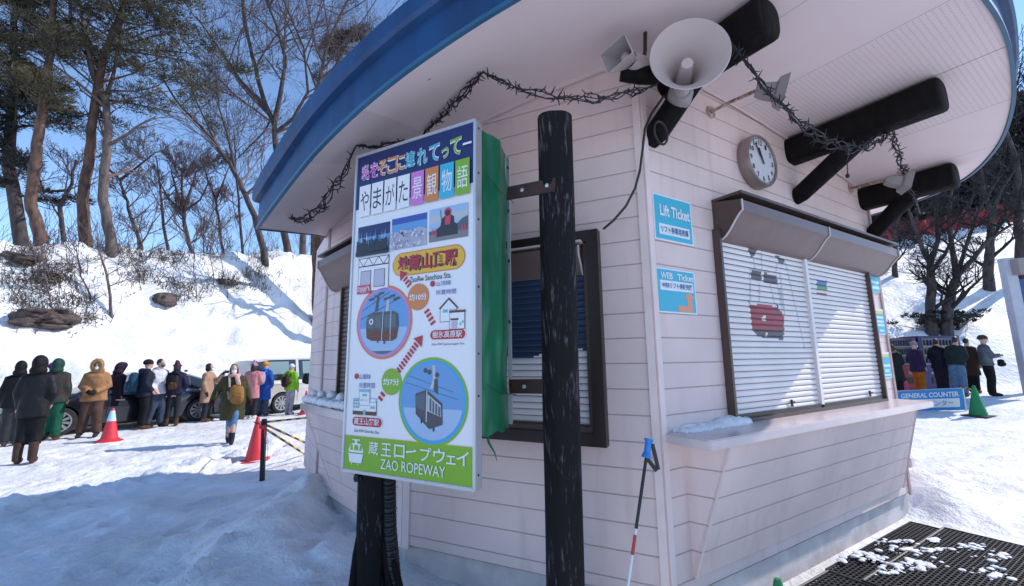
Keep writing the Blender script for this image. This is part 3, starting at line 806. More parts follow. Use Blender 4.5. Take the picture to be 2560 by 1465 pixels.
# ------------------------------------------------------------------ paper signs on the ticket wall
K['cyan'] = mat('cyan_print', (.04, .42, .56), .45)
K['cyan_lt'] = mat('pale_print', (.55, .72, .78), .45)
K['paper'] = mat('paper', (.72, .74, .78), .5)
K['navytext'] = mat('navy_text', (.03, .12, .30), .5)
K['orange_p'] = mat('orange_print', (.72, .30, .17), .5)
K['rededge'] = mat('red_print_line', (.6, .10, .08), .5)
K['yellow_p'] = mat('yellow_print', (.70, .52, .12), .5)
def wsign(f, u0, u1, z0, z1, label, draw, name='paper_sign', group=None):
    o = f(u0, z0, .006); ex = f(1, 0, 0)-f(0, 0, 0); nn = f(0, 0, 1)-f(0, 0, 0)
    root = empty(name, f((u0+u1)/2, z0, .0), label, 'sign', group)
    w, h = u1-u0, z1-z0
    mb = MB(); mb.box(f((u0+u1)/2, (z0+z1)/2, .007), ex*(w/2), nn*.003, Z3*(h/2)); mb.build('sheet', K['paper'], root)
    o = f(u0, z0, .0105)
    pm = MB(); tm = MB()
    def R_(a, b, c, d, mi, lv=1): pm.poly([o+ex*(a*w)+Z3*(b*h)+nn*(.0012*lv), o+ex*(c*w)+Z3*(b*h)+nn*(.0012*lv), o+ex*(c*w)+Z3*(d*h)+nn*(.0012*lv), o+ex*(a*w)+Z3*(d*h)+nn*(.0012*lv)], mi)
    def PL(P, mi, lv=1): pm.poly([o+ex*(p[0]*w)+Z3*(p[1]*h)+nn*(.0012*lv) for p in P], mi)
    def T_(s, a, b, c, d, mi, bold=.03): put_text(tm, s, o, ex*w, Z3*h, a, b, c, d, mi, bold, nn*.0045)
    draw(R_, PL, T_)
    ms = [K['cyan'], K['paper'], K['navytext'], K['orange_p'], K['rededge'], K['yellow_p'], K['cyan_lt']]
    pm.build('print', ms, root)
    if tm.v: tm.build('lettering', ms, root)
def d1(R_, PL, T_):
    R_(.03, .035, .97, .965, 0); R_(.11, .13, .90, .36, 1, 2)
    T_('Lift Ticket', .15, .53, .93, .78, 1); T_('リフト券専用売場', .15, .17, .86, .32, 2, .02)
def d2(R_, PL, T_):
    R_(.03, .035, .97, .965, 0); R_(.08, .50, .93, .72, 1, 2)
    T_('WEB', .10, .755, .40, .90, 1); T_('Ticket', .52, .755, .95, .90, 1)
    T_('WEBリフト券販売機', .12, .55, .90, .68, 2, .02)
    A_ = [(.50, .04), (.97, .04), (.97, .42), (.94, .42), (.80, .56), (.66, .42), (.74, .42), (.74, .20), (.50, .20)]
    A_ = [(.50, .04), (.88, .04), (.88, .36), (.97, .36), (.81, .50), (.65, .36), (.74, .36), (.74, .18), (.50, .18)]
    PL(A_, 3, 2)
wsign(wR, .055, .44, 2.29, 2.60, 'cyan Lift Ticket sign on the boards near the wall corner', d1)
wsign(wR, .04, .42, 1.825, 2.11, 'cyan WEB Ticket sign with an orange arrow below the lift one', d2)
def d3(R_, PL, T_):
    R_(.03, .03, .97, .97, 0)
    R_(.10, .52, .90, .66, 6, 2); R_(.10, .20, .90, .36, 6, 2)
def d4(R_, PL, T_):
    R_(.10, .04, .95, .90, 0); R_(.10, .80, .90, .92, 5, 2)
    for y in (.62, .46, .32): R_(.18, y, .86, y+.09, 6, 2)
    R_(.36, .12, .74, .19, 6, 2)
def d5(R_, PL, T_):
    R_(.06, .04, .95, .92, 0); R_(.06, .80, .88, .92, 5, 2)
    R_(.14, .44, .92, .53, 6, 2); R_(.34, .24, .76, .34, 6, 2); R_(.08, .10, .94, .16, 6, 2)
wsign(wR, 3.27, 3.53, 2.19, 2.37, 'cyan notice tucked under the end of the brown hood', d3)
wsign(wR, 3.25, 3.525, 1.755, 2.02, 'cyan and yellow notice, middle one right of the shutters', d4)
wsign(wR, 3.25, 3.505, 1.32, 1.58, 'cyan and yellow notice, lowest one just above the counter', d5)
# snow left on the ticket counter
rg_ = random.Random(3)
mb = MB()
for i in range(190):
    t = rg_.random(); u = .10+.72*t**.8; ofs = .012+.10*rg_.random()**1.8*(1-.5*t)
    r = .006+.030*rg_.random()**1.5*(1-ofs*4)
    if abs(u-.62) < .1: r *= 1.5
    c = wR(u, 1.115+r*.25, ofs); mb.ell(c, r*1.6, r*1.3, r*.9, 10, 6)
o = mb.build('snow_patch', K['snow_pile'], remesh=.006, smo=1); tag(o, 'small drift of snow left on the ticket counter', 'snow', kind='stuff')

# snowballs lined up on the side counter
sb0 = None
rg_ = random.Random(9); cnt = 0
for row, ofs in enumerate((.235, .165, .095)):
    u = 1.68-.03*row
    while u > .42:
        r = .036+.009*rg_.random()
        mb = MB()
        mb.ell((0, 0, 0), r, r*.97, r*.94, 16, 10)
        for k, v in enumerate(mb.v):
            q = V(v)*40; s_ = 1+.10*noise.noise(q+V((cnt, 0, 0)))
            mb.v[k] = (v[0]*s_, v[1]*s_, v[2]*s_)
        o = mb.build('snowball', K['snow_pile'], smooth=180, base=V((0, 0, 0)))
        o.location = wB(u, 1.14+r*.93+(0.055 if row == 1 and cnt % 3 == 0 else 0), ofs+rg_.uniform(-.008, .008))
        tag(o, 'hand-sized snowball lined up on the counter beside the big sign', 'snowball', 'snowballs on the side counter')
        u -= r*2.05+.004*rg_.random(); cnt += 1

# ------------------------------------------------------------------ the big route sign
SAZ = math.radians(-62.5)
sE = -V((math.sin(SAZ), math.cos(SAZ), 0)); sN = V((sE.y, -sE.x, 0))       # rightwards along the face, outwards
SP = V((-.19, 2.07, 0))
S0 = SP-sE*.855+Z3*.96                                                     # lower left corner
SWD, SHT = .862, 1.84
def sloc(x, y):
    p = on(x, y, SP, sN); d = p-S0; return (d.dot(sE), d.z)
def q4(x, y): return sloc(860+x*.3228, 290+y*.3228)
def q5(x, y): return sloc(850+x*.405, 660+y*.405)
SG = {n_: mat('sign_'+n_, c, .32, spec=.5) for n_, c in dict(white=(.74, .74, .77), navy=(.012, .022, .11), black=(.015, .015, .02), pink=(.56, .18, .52), orange=(.58, .20, .06), cyan=(.05, .40, .58),
      green=(.19, .40, .02), sky=(.12, .30, .58), skyl=(.32, .46, .66), red=(.42, .012, .035), yellow=(.70, .42, .03), brown=(.10, .03, .02), blue=(.04, .08, .36), lilac=(.45, .43, .52), ring=(.02, .34, .70), dkgrey=(.06, .06, .075), statue=(.035, .03, .032), silver=(.45, .47, .52), magenta=(.55, .05, .10), teal=(.15, .45, .42), hill=(.08, .11, .14), lightblue=(.20, .44, .58), gravel=(.20, .19, .20)).items()}
SGN = list(SG); SGM = [SG[k] for k in SGN]; SI = {k: i for i, k in enumerate(SGN)}
board = empty('route_sign', V((-.56, 2.27, 0)), 'tall white ropeway route sign with navy header and green footer', 'sign')
mb = MB(); mb.box(S0+sE*(SWD/2)+Z3*(SHT/2)-sN*.027, sE*(SWD/2-.006), sN*.025, Z3*(SHT/2-.006)); mb.build('panel', SG['white'], board)
mb = MB(); fw = .012
for c, hx_, hz_ in ((V((0, 0, SHT/2)), .006, SHT/2), (V((SWD, 0, SHT/2)), .006, SHT/2), (V((SWD/2, 0, 0)), SWD/2, .006), (V((SWD/2, 0, SHT)), SWD/2, .006)):
    mb.box(S0+sE*c.x+Z3*c.z-sN*.024, sE*(hx_+.003), sN*.030, Z3*(hz_+.003))
mb.build('frame', K['alu'], board, bevel=.003)
mb = MB()
for z in (.06, .42, .62, .95, 1.3, 1.55, 1.8): mb.lathe([(.006, 0), (.006, .003), (.001, .004)], S0+sE*(SWD+.0085)-sN*.02+Z3*z, sE, 8, cap=False)
mb.build('rivet', K['rustdk'], board)
class Layer:
    """flat print of the sign: pieces are laid on one another 0.4 mm apart"""
    def __init__(s, base=1): s.mb = MB(); s.k = base
    def n(s): s.k += .35; return sN*(.0006*s.k)
    def P(s, pts, c): s.mb.poly([S0+sE*p[0]+Z3*p[1]+s.n_ for p in pts], SI[c])
    def poly(s, pts, c): s.n_ = s.n(); s.P(pts, c)
    def rect(s, a, b, c): s.poly([(a[0], a[1]), (b[0], a[1]), (b[0], b[1]), (a[0], b[1])], c)
    def disc(s, c, r, col, n=40, ry=None): s.poly([(c[0]+r*math.cos(2*math.pi*i/n), c[1]+(ry or r)*math.sin(2*math.pi*i/n)) for i in range(n)], col)
    def stad(s, a, b, col):
        x0, x1 = min(a[0], b[0]), max(a[0], b[0]); y0, y1 = min(a[1], b[1]), max(a[1], b[1]); r = (y1-y0)/2; P = []
        for i in range(13): t = -math.pi/2+math.pi*i/12; P.append((x1-r+r*math.cos(t), y0+r+r*math.sin(t)))
        for i in range(13): t = math.pi/2+math.pi*i/12; P.append((x0+r+r*math.cos(t), y0+r+r*math.sin(t)))
        s.poly(P, col)
    def line(s, a, b, w, col):
        d = V((b[0]-a[0], b[1]-a[1], 0)); 
        if d.length < 1e-6: return
        t = V((-d.y, d.x, 0)).normalized()*(w/2); s.poly([(a[0]+t.x, a[1]+t.y), (a[0]-t.x, a[1]-t.y), (b[0]-t.x, b[1]-t.y), (b[0]+t.x, b[1]+t.y)], col)
    def text(s, st, a, b, col, bold=.02):
        x0, x1 = min(a[0], b[0]), max(a[0], b[0]); y0, y1 = min(a[1], b[1]), max(a[1], b[1])
        put_text(s.mb, st, S0, sE, Z3, x0, y0, x1, y1, SI[col], bold, s.n())
    def done(s, name, parent=None): return s.mb.build(name, SGM, parent or board)
# header
HB0 = q4(80, 735)[1]; hb = Layer()
hb.rect((.010, HB0), (SWD-.010, SHT-.010), 'navy'); hd = hb.done('header')
l = Layer(4)
tz0, tz1 = 1.655, 1.772
words = [('私', 'pink', .045), ('を', 'pink', .115), ('そ', 'orange', .178), ('こ', 'orange', .25), ('に', 'orange', .318), ('連', 'cyan', .392), ('れ', 'cyan', .478), ('て', 'cyan', .562), ('っ', 'green', .648), ('て', 'green', .705)]
for w_, c, x in words:
    a = .075 if w_ not in 'っ' else .05
    l.text(w_, (x, tz0+.012), (x+a, tz1-(.0 if w_ != 'っ' else .04)), 'white', .055)
for w_, c, x in words:
    a = .075 if w_ not in 'っ' else .05
    l.text(w_, (x+.002, tz0+.014), (x+a-.002, tz1-.002-(.0 if w_ != 'っ' else .04)), c, .012)
l.rect((.79, 1.712), (.845, 1.724), 'white')
bx = [.042+i*.1005 for i in range(8)]
for i, (ch, c, tc) in enumerate((('や', 'white', 'black'), ('ま', 'white', 'black'), ('が', 'white', 'black'), ('た', 'white', 'black'), ('景', 'pink', 'white'), ('観', 'orange', 'white'), ('物', 'cyan', 'white'), ('語', 'green', 'white'))):
    l.rect((bx[i], 1.44), (bx[i]+.09, 1.635), c)
    l.text(ch, (bx[i]+.012, 1.475), (bx[i]+.078, 1.60), tc, .0)
l.done('lettering', hd)
# three photographs printed on the sign
def photo(a, b, kind):
    l = Layer(1.2); x0, y0 = min(a[0], b[0]), min(a[1], b[1]); x1, y1 = max(a[0], b[0]), max(a[1], b[1]); w, h = x1-x0, y1-y0; R = random.Random(4)
    X = lambda u: x0+w*u; Y = lambda v: y0+h*v
    if kind == 0:
        l.rect((x0, y0), (x1, y1), 'navy'); l.rect((x0, y0), (x1, Y(.62)), 'sky')
        for i in range(60):
            u = R.random()*.96; t = .30+.55*R.random(); l.poly([(X(u), Y(.2)), (X(u+.035), Y(.2)), (X(u+.02), Y(t))], R.choice(['skyl', 'sky', 'white', 'lightblue']))
        l.rect((x0, y0), (x1, Y(.14)), 'black')
        for i in range(15):
            u = .0+.066*i+R.random()*.02; t = .26+.26*R.random(); l.poly([(X(u), Y(.1)), (X(min(1, u+.085)), Y(.1)), (X(min(1, u+.07)), Y(t)), (X(u+.01), Y(t))], 'black'); l.disc((X(min(.96, u+.04)), Y(t+.05)), .009, 'black', 10)
    if kind == 1:
        l.rect((x0, y0), (x1, y1), 'sky'); l.rect((x0, Y(.8)), (x1, y1), 'blue')
        l.poly([(x0, y0), (x1, y0), (x1, Y(.50)), (X(.8), Y(.60)), (X(.55), Y(.54)), (X(.3), Y(.60)), (X(.1), Y(.52)), (x0, Y(.5))], 'lilac')
        for i in range(150):
            u, t = R.random()*.95, R.random()**1.3*.5; s_ = .02+.03*R.random(); l.poly([(X(u), Y(t)), (X(u+s_), Y(t)), (X(u+s_/2), Y(t+s_*1.8))], R.choice(['white', 'white', 'lilac', 'blue', 'skyl', 'silver']))
        l.disc((X(.42), Y(.42)), .010, 'dkgrey', 10)
    if kind == 2:
        l.rect((x0, y0), (x1, y1), 'skyl'); l.rect((X(0), Y(.55)), (X(1), Y(.8)), 'silver')
        l.poly([(X(.6), Y(.3)), (X(1), Y(.3)), (X(1), Y(.62)), (X(.85), Y(.56))], 'hill'); l.rect((x0, y0), (x1, Y(.28)), 'gravel')
        l.rect((x0, Y(.22)), (x1, Y(.33)), 'hill')
        l.poly([(X(.2), Y(.12)), (X(.75), Y(.12)), (X(.74), Y(.42)), (X(.66), Y(.48)), (X(.65), Y(.66)), (X(.57), Y(.74)), (X(.42), Y(.74)), (X(.33), Y(.64)), (X(.30), Y(.44)), (X(.2), Y(.36))], 'statue')
        l.poly([(X(.42), Y(.45)), (X(.55), Y(.45)), (X(.57), Y(.72)), (X(.42), Y(.72))], 'magenta'); l.disc((X(.49), Y(.83)), .024, 'magenta', 16); l.disc((X(.49), Y(.80)), .017, 'statue', 16)
        l.line((X(.34), Y(.5)), (X(.30), Y(.93)), .004, 'statue')
        for u in (.07, .15, .83, .9): l.poly([(X(u), Y(.2)), (X(u+.07), Y(.2)), (X(u+.035), Y(.42))], 'magenta')
    l.done('photo_print')
pz0, pz1 = 1.205, 1.375
photo((.038, pz0-.008), (.29, pz1+.005), 0); photo((.305, pz0), (.555, pz1+.012), 1); photo((.572, pz0+.008), (.822, pz1+.02), 2)
# station drawings
l = Layer(1.2)
def outl(a, b, w=.003, c='black'):
    l.rect(a, b, c); l.rect((a[0]+w, a[1]+w), (b[0]-w, b[1]-w), 'white')
tx0, tx1, ty0, ty1 = .055, .292, .985, 1.185
outl((tx0, ty0), (tx1, ty1-.05)); outl((tx0, ty1-.05), (tx1, ty1), .004, 'brown')
for i in range(6):
    u0 = tx0+(tx1-tx0)*i/6; u1 = tx0+(tx1-tx0)*(i+1)/6; l.line((u0, ty1-.05 if i % 2 else ty1), (u1, ty1 if i % 2 else ty1-.05), .004, 'brown')
for a, b in ((.08, .155), (.185, .262)): l.rect((a-.003, 1.007), (b+.003, 1.108), 'black'); l.rect((a, 1.01), (b, 1.105), 'lilac')
l.done('station_drawing')
# house of the middle station
l = Layer(1.2)
hx0, hy0 = q5(617, 326); hx1, hy1 = q5(772, 388)
W_ = hx1-hx0
outl((hx0, hy1+.03), (hx0+W_*.68, hy1+.105)); l.poly([(hx0-.008, hy1+.10), (hx0+W_*.36, hy1+.155), (hx0+W_*.74, hy1+.10), (hx0+W_*.70, hy1+.095), (hx0+W_*.36, hy1+.143), (hx0+.004, hy1+.095)], 'brown')
l.poly([(hx0+.004, hy1+.096), (hx0+W_*.36, hy1+.142), (hx0+W_*.68, hy1+.096)], 'white'); l.rect((hx0+.018, hy1+.078), (hx0+.05, hy1+.094), 'teal'); l.rect((hx0+.06, hy1+.075), (hx0+.10, hy1+.094), 'lilac')
outl((hx0+W_*.40, hy1-.01), (hx1, hy1+.082)); l.rect((hx0+W_*.38, hy1+.074), (hx1+.004, hy1+.086), 'brown'); l.rect((hx0+W_*.44, hy1+.036), (hx0+W_*.76, hy1+.046), 'brown'); l.rect((hx0+W_*.48, hy1-.008), (hx0+W_*.72, hy1+.034), 'lilac')
l.rect((hx0+W_*.80, hy1+.010), (hx0+W_*.87, hy1+.022), 'teal'); l.rect((hx0+W_*.89, hy1+.020), (hx0+W_*.96, hy1+.032), 'teal')
l.done('station_drawing')
# lower station building
l = Layer(1.2)
bx0, by0 = q5(80, 928); bx1 = q5(225, 930)[0]; W_ = bx1-bx0; by0 = q5(150, 932)[1]
outl((bx0, by0), (bx1, by0+.075)); outl((bx0+W_*.25, by0+.05), (bx0+W_*.70, by0+.135), .002); l.rect((bx0+W_*.23, by0+.122), (bx0+W_*.72, by0+.137), 'lightblue'); l.rect((bx0, by0+.075), (bx0+W_*.28, by0+.088), 'lightblue'); l.rect((bx0+W_*.68, by0+.068), (bx1, by0+.09), 'lightblue'); l.rect((bx0+W_*.75, by0+.072), (bx0+W_*.95, by0+.086), 'white')
l.rect((bx0, by0), (bx1, by0+.02), 'brown'); l.rect((bx0+W_*.45, by0), (bx0+W_*.55, by0+.028), 'teal')
for i in range(3):
    for z in (.036, .054): l.rect((bx0+W_*(.04+.085*i), by0+z), (bx0+W_*(.10+.085*i), by0+z+.012), 'teal')
for i in range(2): l.rect((bx0+W_*(.40+.10*i), by0+.100), (bx0+W_*(.47+.10*i), by0+.112), 'teal'); l.rect((bx0+W_*(.76+.10*i), by0+.036), (bx0+W_*(.83+.10*i), by0+.048), 'teal')
l.text('蔵王ロープウェイ', (bx0+W_*.34, by0+.074), (bx0+W_*.64, by0+.084), 'black', 0)
l.done('station_drawing')
# badges with station names
def badge(a, b, col, edge, st, tc, bold, sub, sa, sb, sh=None):
    l = Layer(1.2); l.stad((a[0]-.006, a[1]-.006), (b[0]+.006, b[1]+.006), edge); l.stad(a, b, col); ob = l.done('station_badge')
    l = Layer(4); h = b[1]-a[1]; w = b[0]-a[0]
    if sh: l.text(st, (a[0]+w*.085, a[1]+h*.11), (b[0]-w*.075, b[1]-h*.15), sh, .035)
    l.text(st, (a[0]+w*.07, a[1]+h*.15), (b[0]-w*.09, b[1]-h*.11), tc, bold); l.text(sub, sa, sb, 'black', 0.005); l.done('lettering', ob)
badge((.325, 1.055), (.80, 1.175), 'yellow', 'orange', '地蔵山頂駅', 'red', .02, 'ZaoRw Sanchou Sta.', (.445, 1.008), (.72, 1.038), 'black')
_a, _b = q5(557, 468), q5(775, 418); _s = (q5(566, 500)[0], q5(660, 503)[1]); _e = (q5(772, 495)[0], q5(660, 487)[1])
badge((_a[0], _a[1]), (_b[0], _a[1]+.048), 'red', 'white', '樹氷高原駅', 'white', .01, 'Zao RW Jyuhyougen Sta.', _s, _e)
_a, _b = q5(76, 998), q5(260, 965); _m = q5(165, 1003)[1]; _s = (q5(88, 1030)[0], q5(165, 1042)[1]); _e = (q5(243, 1040)[0], q5(165, 1024)[1])
badge((_a[0], _m), (_b[0], _m+.048), 'red', 'white', '蔵王山麓駅', 'white', .01, 'Zao RW Sanroku Sta.', _s, _e)
# dashed route arrows
def arrow(a, b, w, n_, head=True):
    d = V((b[0]-a[0], b[1]-a[1], 0)); L_ = d.length; d.normalize(); t = V((-d.y, d.x, 0))
    hl = .05 if head else 0
    for i in range(n_):
        s0 = (L_-hl)*i/n_; s1 = s0+(L_-hl)/n_*.58
        q = [V((a[0], a[1], 0))+d*s+t*(k*w/2) for s, k in ((s0, -1), (s1, -1), (s1, 1), (s0, 1))]; l.poly([(p.x, p.y) for p in q], 'red')
    if hl:
        q = [V((a[0], a[1], 0))+d*(L_-hl)+t*(w*1.0), V((b[0], b[1], 0)), V((a[0], a[1], 0))+d*(L_-hl)-t*(w*1.0)]; l.poly([(p.x, p.y) for p in q], 'red')
l = Layer(1.2); arrow(q5(360, 660), q5(512, 440), .036, 9); l.done('route_arrow'); l = Layer(1.2); arrow(q5(577, 370), q5(528, 275), .034, 4, False); l.done('route_arrow'); l = Layer(1.2); arrow(q5(430, 135), q5(372, 40), .034, 3)
l.done('route_arrow'); l = Layer(1.2)
arrow(q5(245, 838), q5(275, 785), .034, 2, False)
l.done('route_arrow')
# time discs and their notes
def disc(c, r, col, st, bullet, t1, t2):
    l = Layer(2.2); l.disc(c, r, col); l.disc(q5(*bullet), .016, 'red', 20); ob = l.done('time_disc'); l = Layer(4)
    l.text(st, (c[0]-r*.82, c[1]-r*.26), (c[0]+r*.82, c[1]+r*.26), 'white', .02)
    for s_, a, b in (t1, t2): l.text(s_, q5(*a), q5(*b), 'blue', .0)
    l.done('lettering', ob)
disc(q5(483, 203), .072, 'orange', '約10分', (572, 122), ('山頂線', (594, 138), (686, 98)), ('所要時間', (594, 194), (718, 150)))
disc(q5(318, 727), .070, 'green', '約7分', (103, 693), ('山麓線', (119, 711), (191, 680)), ('所要時間', (119, 765), (217, 733)))
# two round pictures of gondolas
def ropepic(c, r, oc, ic, kind):
    l = Layer(1.2); l.disc(c, r, oc, 56); l.disc(c, r*.94, ic, 56); l.disc(c, r*.885, 'sky', 56)
    P = lambda u, v: (c[0]+r*u, c[1]+r*v)
    l.poly([P(.86*math.cos(t), .86*math.sin(t)) for t in [math.pi*(1.06+.88*i/20) for i in range(21)]], 'skyl')
    if kind == 0:
        l.poly([P(.86*math.cos(t), .86*math.sin(t)) for t in [math.pi*(1.36+.28*i/10) for i in range(11)]], 'hill')
        for a, b in (((-.82, .33), (.2, .80)), ((-.84, .10), (.60, .62))): l.line(P(*a), P(*b), .004, 'dkgrey')
        l.poly([P(-.32, .30), P(-.25, .72), P(-.17, .72), P(-.20, .30)], 'dkgrey'); l.poly([P(.08, .28), P(.12, .62), P(.20, .62), P(.18, .28)], 'silver')
        for u, v in ((-.45, .62), (-.25, .70), (-.10, .76), (.1, .60), (.3, .66), (.45, .58)): l.poly([P(u-.1, v-.03), P(u+.1, v+.01), P(u+.1, v+.07), P(u-.1, v+.04)], 'dkgrey')
        l.poly([P(-.62, .02), P(-.55, .22), P(-.30, .27), P(.35, .27), P(.52, .20), P(.56, -.1), P(.50, -.45), P(.36, -.52), P(-.40, -.50), P(-.58, -.42)], 'dkgrey')
        l.poly([P(-.61, -.18), P(-.02, -.27), P(.55, -.20), P(.50, -.45), P(.36, -.52), P(-.40, -.50), P(-.58, -.42)], 'brown')
        for u0, u1 in ((-.56, -.34), (-.30, -.06), (.06, .26), (.30, .48)): l.poly([P(u0, -.14), P(u1, -.17), P(u1, .20), P(u0, .18)], 'hill')
        l.line(P(-.02, -.5), P(0, .30), .006, 'silver'); l.line(P(.28, -.5), P(.28, .29), .006, 'silver'); l.disc(P(-.42, .02), r*.08, 'white', 14); l.disc(P(-.42, .02), r*.045, 'hill', 12)
        l.text("Lover's", P(-.45, -.40), P(-.12, -.33), 'magenta', 0); l.text("Lover's", P(.10, -.40), P(.42, -.33), 'magenta', 0)
        l.rect(P(-.18, -.56), P(-.14, -.50), 'black'); l.rect(P(.06, -.60), P(.10, -.50), 'black')
    else:
        for a, b in (((-.80, .42), (.72, .06)), ((-.72, .58), (.60, .22))): l.line(P(*a), P(*b), .003, 'hill')
        l.poly([P(.0, .82), P(.08, .82), P(.10, .50), P(.02, .28), P(-.06, .28), P(.02, .5)], 'silver'); l.poly([P(.06, .5), P(.16, .52), P(.18, .16), P(.06, .22)], 'dkgrey')
        for u, v in ((-.2, .70), (-.08, .66), (.14, .60)): l.disc(P(u, v), r*.06, 'dkgrey', 10)
        l.poly([P(-.48, .16), P(-.16, .26), P(.30, -.04), P(.32, -.50), P(-.06, -.62), P(-.46, -.30)], 'dkgrey')
        l.poly([P(-.46, .10), P(-.20, .19), P(-.20, -.22), P(-.45, -.14)], 'hill'); l.poly([P(-.12, .16), P(.26, -.08), P(.28, -.34), P(-.12, -.22)], 'silver')
        for i in range(4): u = -.06+.085*i; l.poly([P(u, .09-.06*i), P(u+.06, .05-.06*i), P(u+.06, -.24-.03*i), P(u, -.21-.03*i)], 'hill')
        l.line(P(-.14, .25), P(-.14, -.46), .007, 'silver'); l.rect(P(-.30, -.50), P(-.26, -.40), 'black'); l.rect(P(.05, -.66), P(.09, -.56), 'black')
    l.done('picture_disc')
ropepic(q5(268, 357), .205, 'orange', 'pink', 0); ropepic(q5(568, 848), .218, 'green', 'ring', 1)
l = Layer(9); a, b = q5(108, 190), q5(193, 126); l.rect((a[0], a[1]), (b[0], b[1]), 'magenta'); ob = l.done('red_tag'); l = Layer(11)
l.text("Lover's", (a[0]+.006, b[1]-.035), (b[0]-.006, b[1]-.008), 'white', .01); l.text('Sanctuary', (a[0]+.006, a[1]+.030), (b[0]-.008, a[1]+.045), 'white', 0); l.text('Zao', (a[0]+.03, a[1]+.008), (b[0]-.03, a[1]+.022), 'white', 0); l.done('lettering', ob)
# footer
fz = .245-.055
l = Layer(.8); l.rect((.010, .010), (SWD-.010, .185), 'green'); l.rect((.010, .185), (SWD-.010, .187), 'yellow'); ft = l.done('footer')
l = Layer(4)
ix, iz, iw = .035, .03, .125
def IP(u, v): return (ix+iw*u, iz+.14*v)
l.poly([IP(.10, .50), IP(.06, .58), IP(.18, .78), IP(.30, .84), IP(.70, .84), IP(.85, .78), IP(.96, .58), IP(.92, .50)], 'white')
for u0, u1 in ((.16, .33), (.38, .66), (.71, .87)): l.poly([IP(u0, .58), IP(u1, .58), IP(u1-.02, .78), IP(u0+.03, .78)], 'green')
l.poly([IP(.06, .46), IP(.96, .46), IP(.86, .12), IP(.16, .12)], 'white'); l.rect(IP(.44, .84), IP(.58, .97), 'white'); l.rect(IP(.28, .95), IP(.74, 1.0), 'white'); l.rect(IP(.28, .04), IP(.32, .12), 'white'); l.rect(IP(.66, .04), IP(.70, .12), 'white')
chs = '蔵王ロープウェイ'; xs = [.195, .285, .375, .455, .545, .628, .705, .765]
for ch, x in zip(chs, xs):
    if ch == 'ー': l.poly([(x, .128), (x+.07, .140), (x+.055, .150), (x+.05, .143), (x, .138)], 'white')
    else: l.text(ch, (x, .100), (x+(.07 if ch not in 'ェ' else .055), .165 if ch != 'ェ' else .14), 'white', .008)
l.text('ZAO ROPEWAY', (.285, .035), (.70, .085), 'white', .0)
l.done('lettering', ft)
# ------------------------------------------------------------------ tarpaulin-wrapped box behind the sign
def tarp_mat():
    m = mat('green_tarpaulin', (.008, .17, .075), .38, var=.35, vscale=3, bump=.35, bscale=7, stretch=(1, 1, .5)); return m
K['tarp'] = tarp_mat()
tb = S0-sN*.075+sE*.015
box = empty('covered_signboard', tb+sE*.4-Z3*tb.z, 'flat box wrapped in green tarpaulin behind the route sign', 'signboard')
mb = MB(); TW, TD, TZ0, TZ1 = .83, .30, .27, 1.87
def TP(u, v, k):
    # closed ring section around the box, k 0..1
    per = [(0, 0), (TW-.01, 0), (TW+.01, -.08), (TW+.03, -.17), (TW, -TD), (0, -TD)]
    i = int(k*6) % 6; t = k*6-int(k*6); a, b = per[i], per[(i+1) % 6]
    return a[0]+(b[0]-a[0])*t, a[1]+(b[1]-a[1])*t
NZ, NK = 40, 48
for j in range(NZ+1):
    v = j/NZ; z = lerp(TZ0, TZ1, v)-.05
    for i in range(NK):
        x, y = TP(0, 0, i/NK)
        wv = .018*noise.noise(V((x*6, y*9, z*3)))+.010*noise.noise(V((x*2, y*18, z*9)))*(1 if x > TW*.9 else .4)
        edge = (1-sm(v, 0, .06))*.006
        p = tb+sE*(x+wv*(1 if x > TW/2 else -1)-edge*math.sin(y*60))+sN*(y+wv*.3)+Z3*(z+(edge*1.5*math.sin(x*9+y*47) if v < .05 else 0)+(.03*(y+TD)/TD if v > .98 else 0))
        mb.v.append(tuple(p))
for j in range(NZ):
    for i in range(NK):
        k = (i+1) % NK; mb.f.append((j*NK+i, j*NK+k, (j+1)*NK+k, (j+1)*NK+i)); mb.m.append(0)
mb.f.append(tuple(NZ*NK+i for i in range(NK))); mb.m.append(0)
mb.build('tarpaulin', K['tarp'], box, smooth=55)
mb = MB(); mb.box(tb+sE*(TW+.006)-sN*(TD+.012)+Z3*1.02, sE*.010, sN*.006, Z3*.78); mb.build('edge_rail', K['alu'], box)
mb = MB()
for z in (.45, .80, 1.15, 1.45, 1.72): mb.lathe([(.010, 0), (.010, .004), (.004, .006)], tb+sE*(TW+.020)-sN*(TD-.02)+Z3*z, sE, 10, cap=False)
mb.build('eyelet', K['black'], box)
mb = MB(); p = tb+sE*(TW-.01)-sN*.08+Z3*.23; mb.tube([p, p+V((.01, 0, -.05)), p+V((.04, 0, -.10)), p+V((.05, .01, -.14))], [.008, .006, .004, .002], 5); mb.build('torn_strip', K['tarp'], box)
mb = MB(); p = tb+sE*(TW+.03)-sN*.02
for z in (1.52, .42):
    mb.tube([p+Z3*(z+.05)-sN*.0, p+Z3*z+sE*.015-sN*.10, p+Z3*(z-.02)-sN*.28+sE*.02], .002, 4)
o = mb.build('tie_wire', K['black'], box)
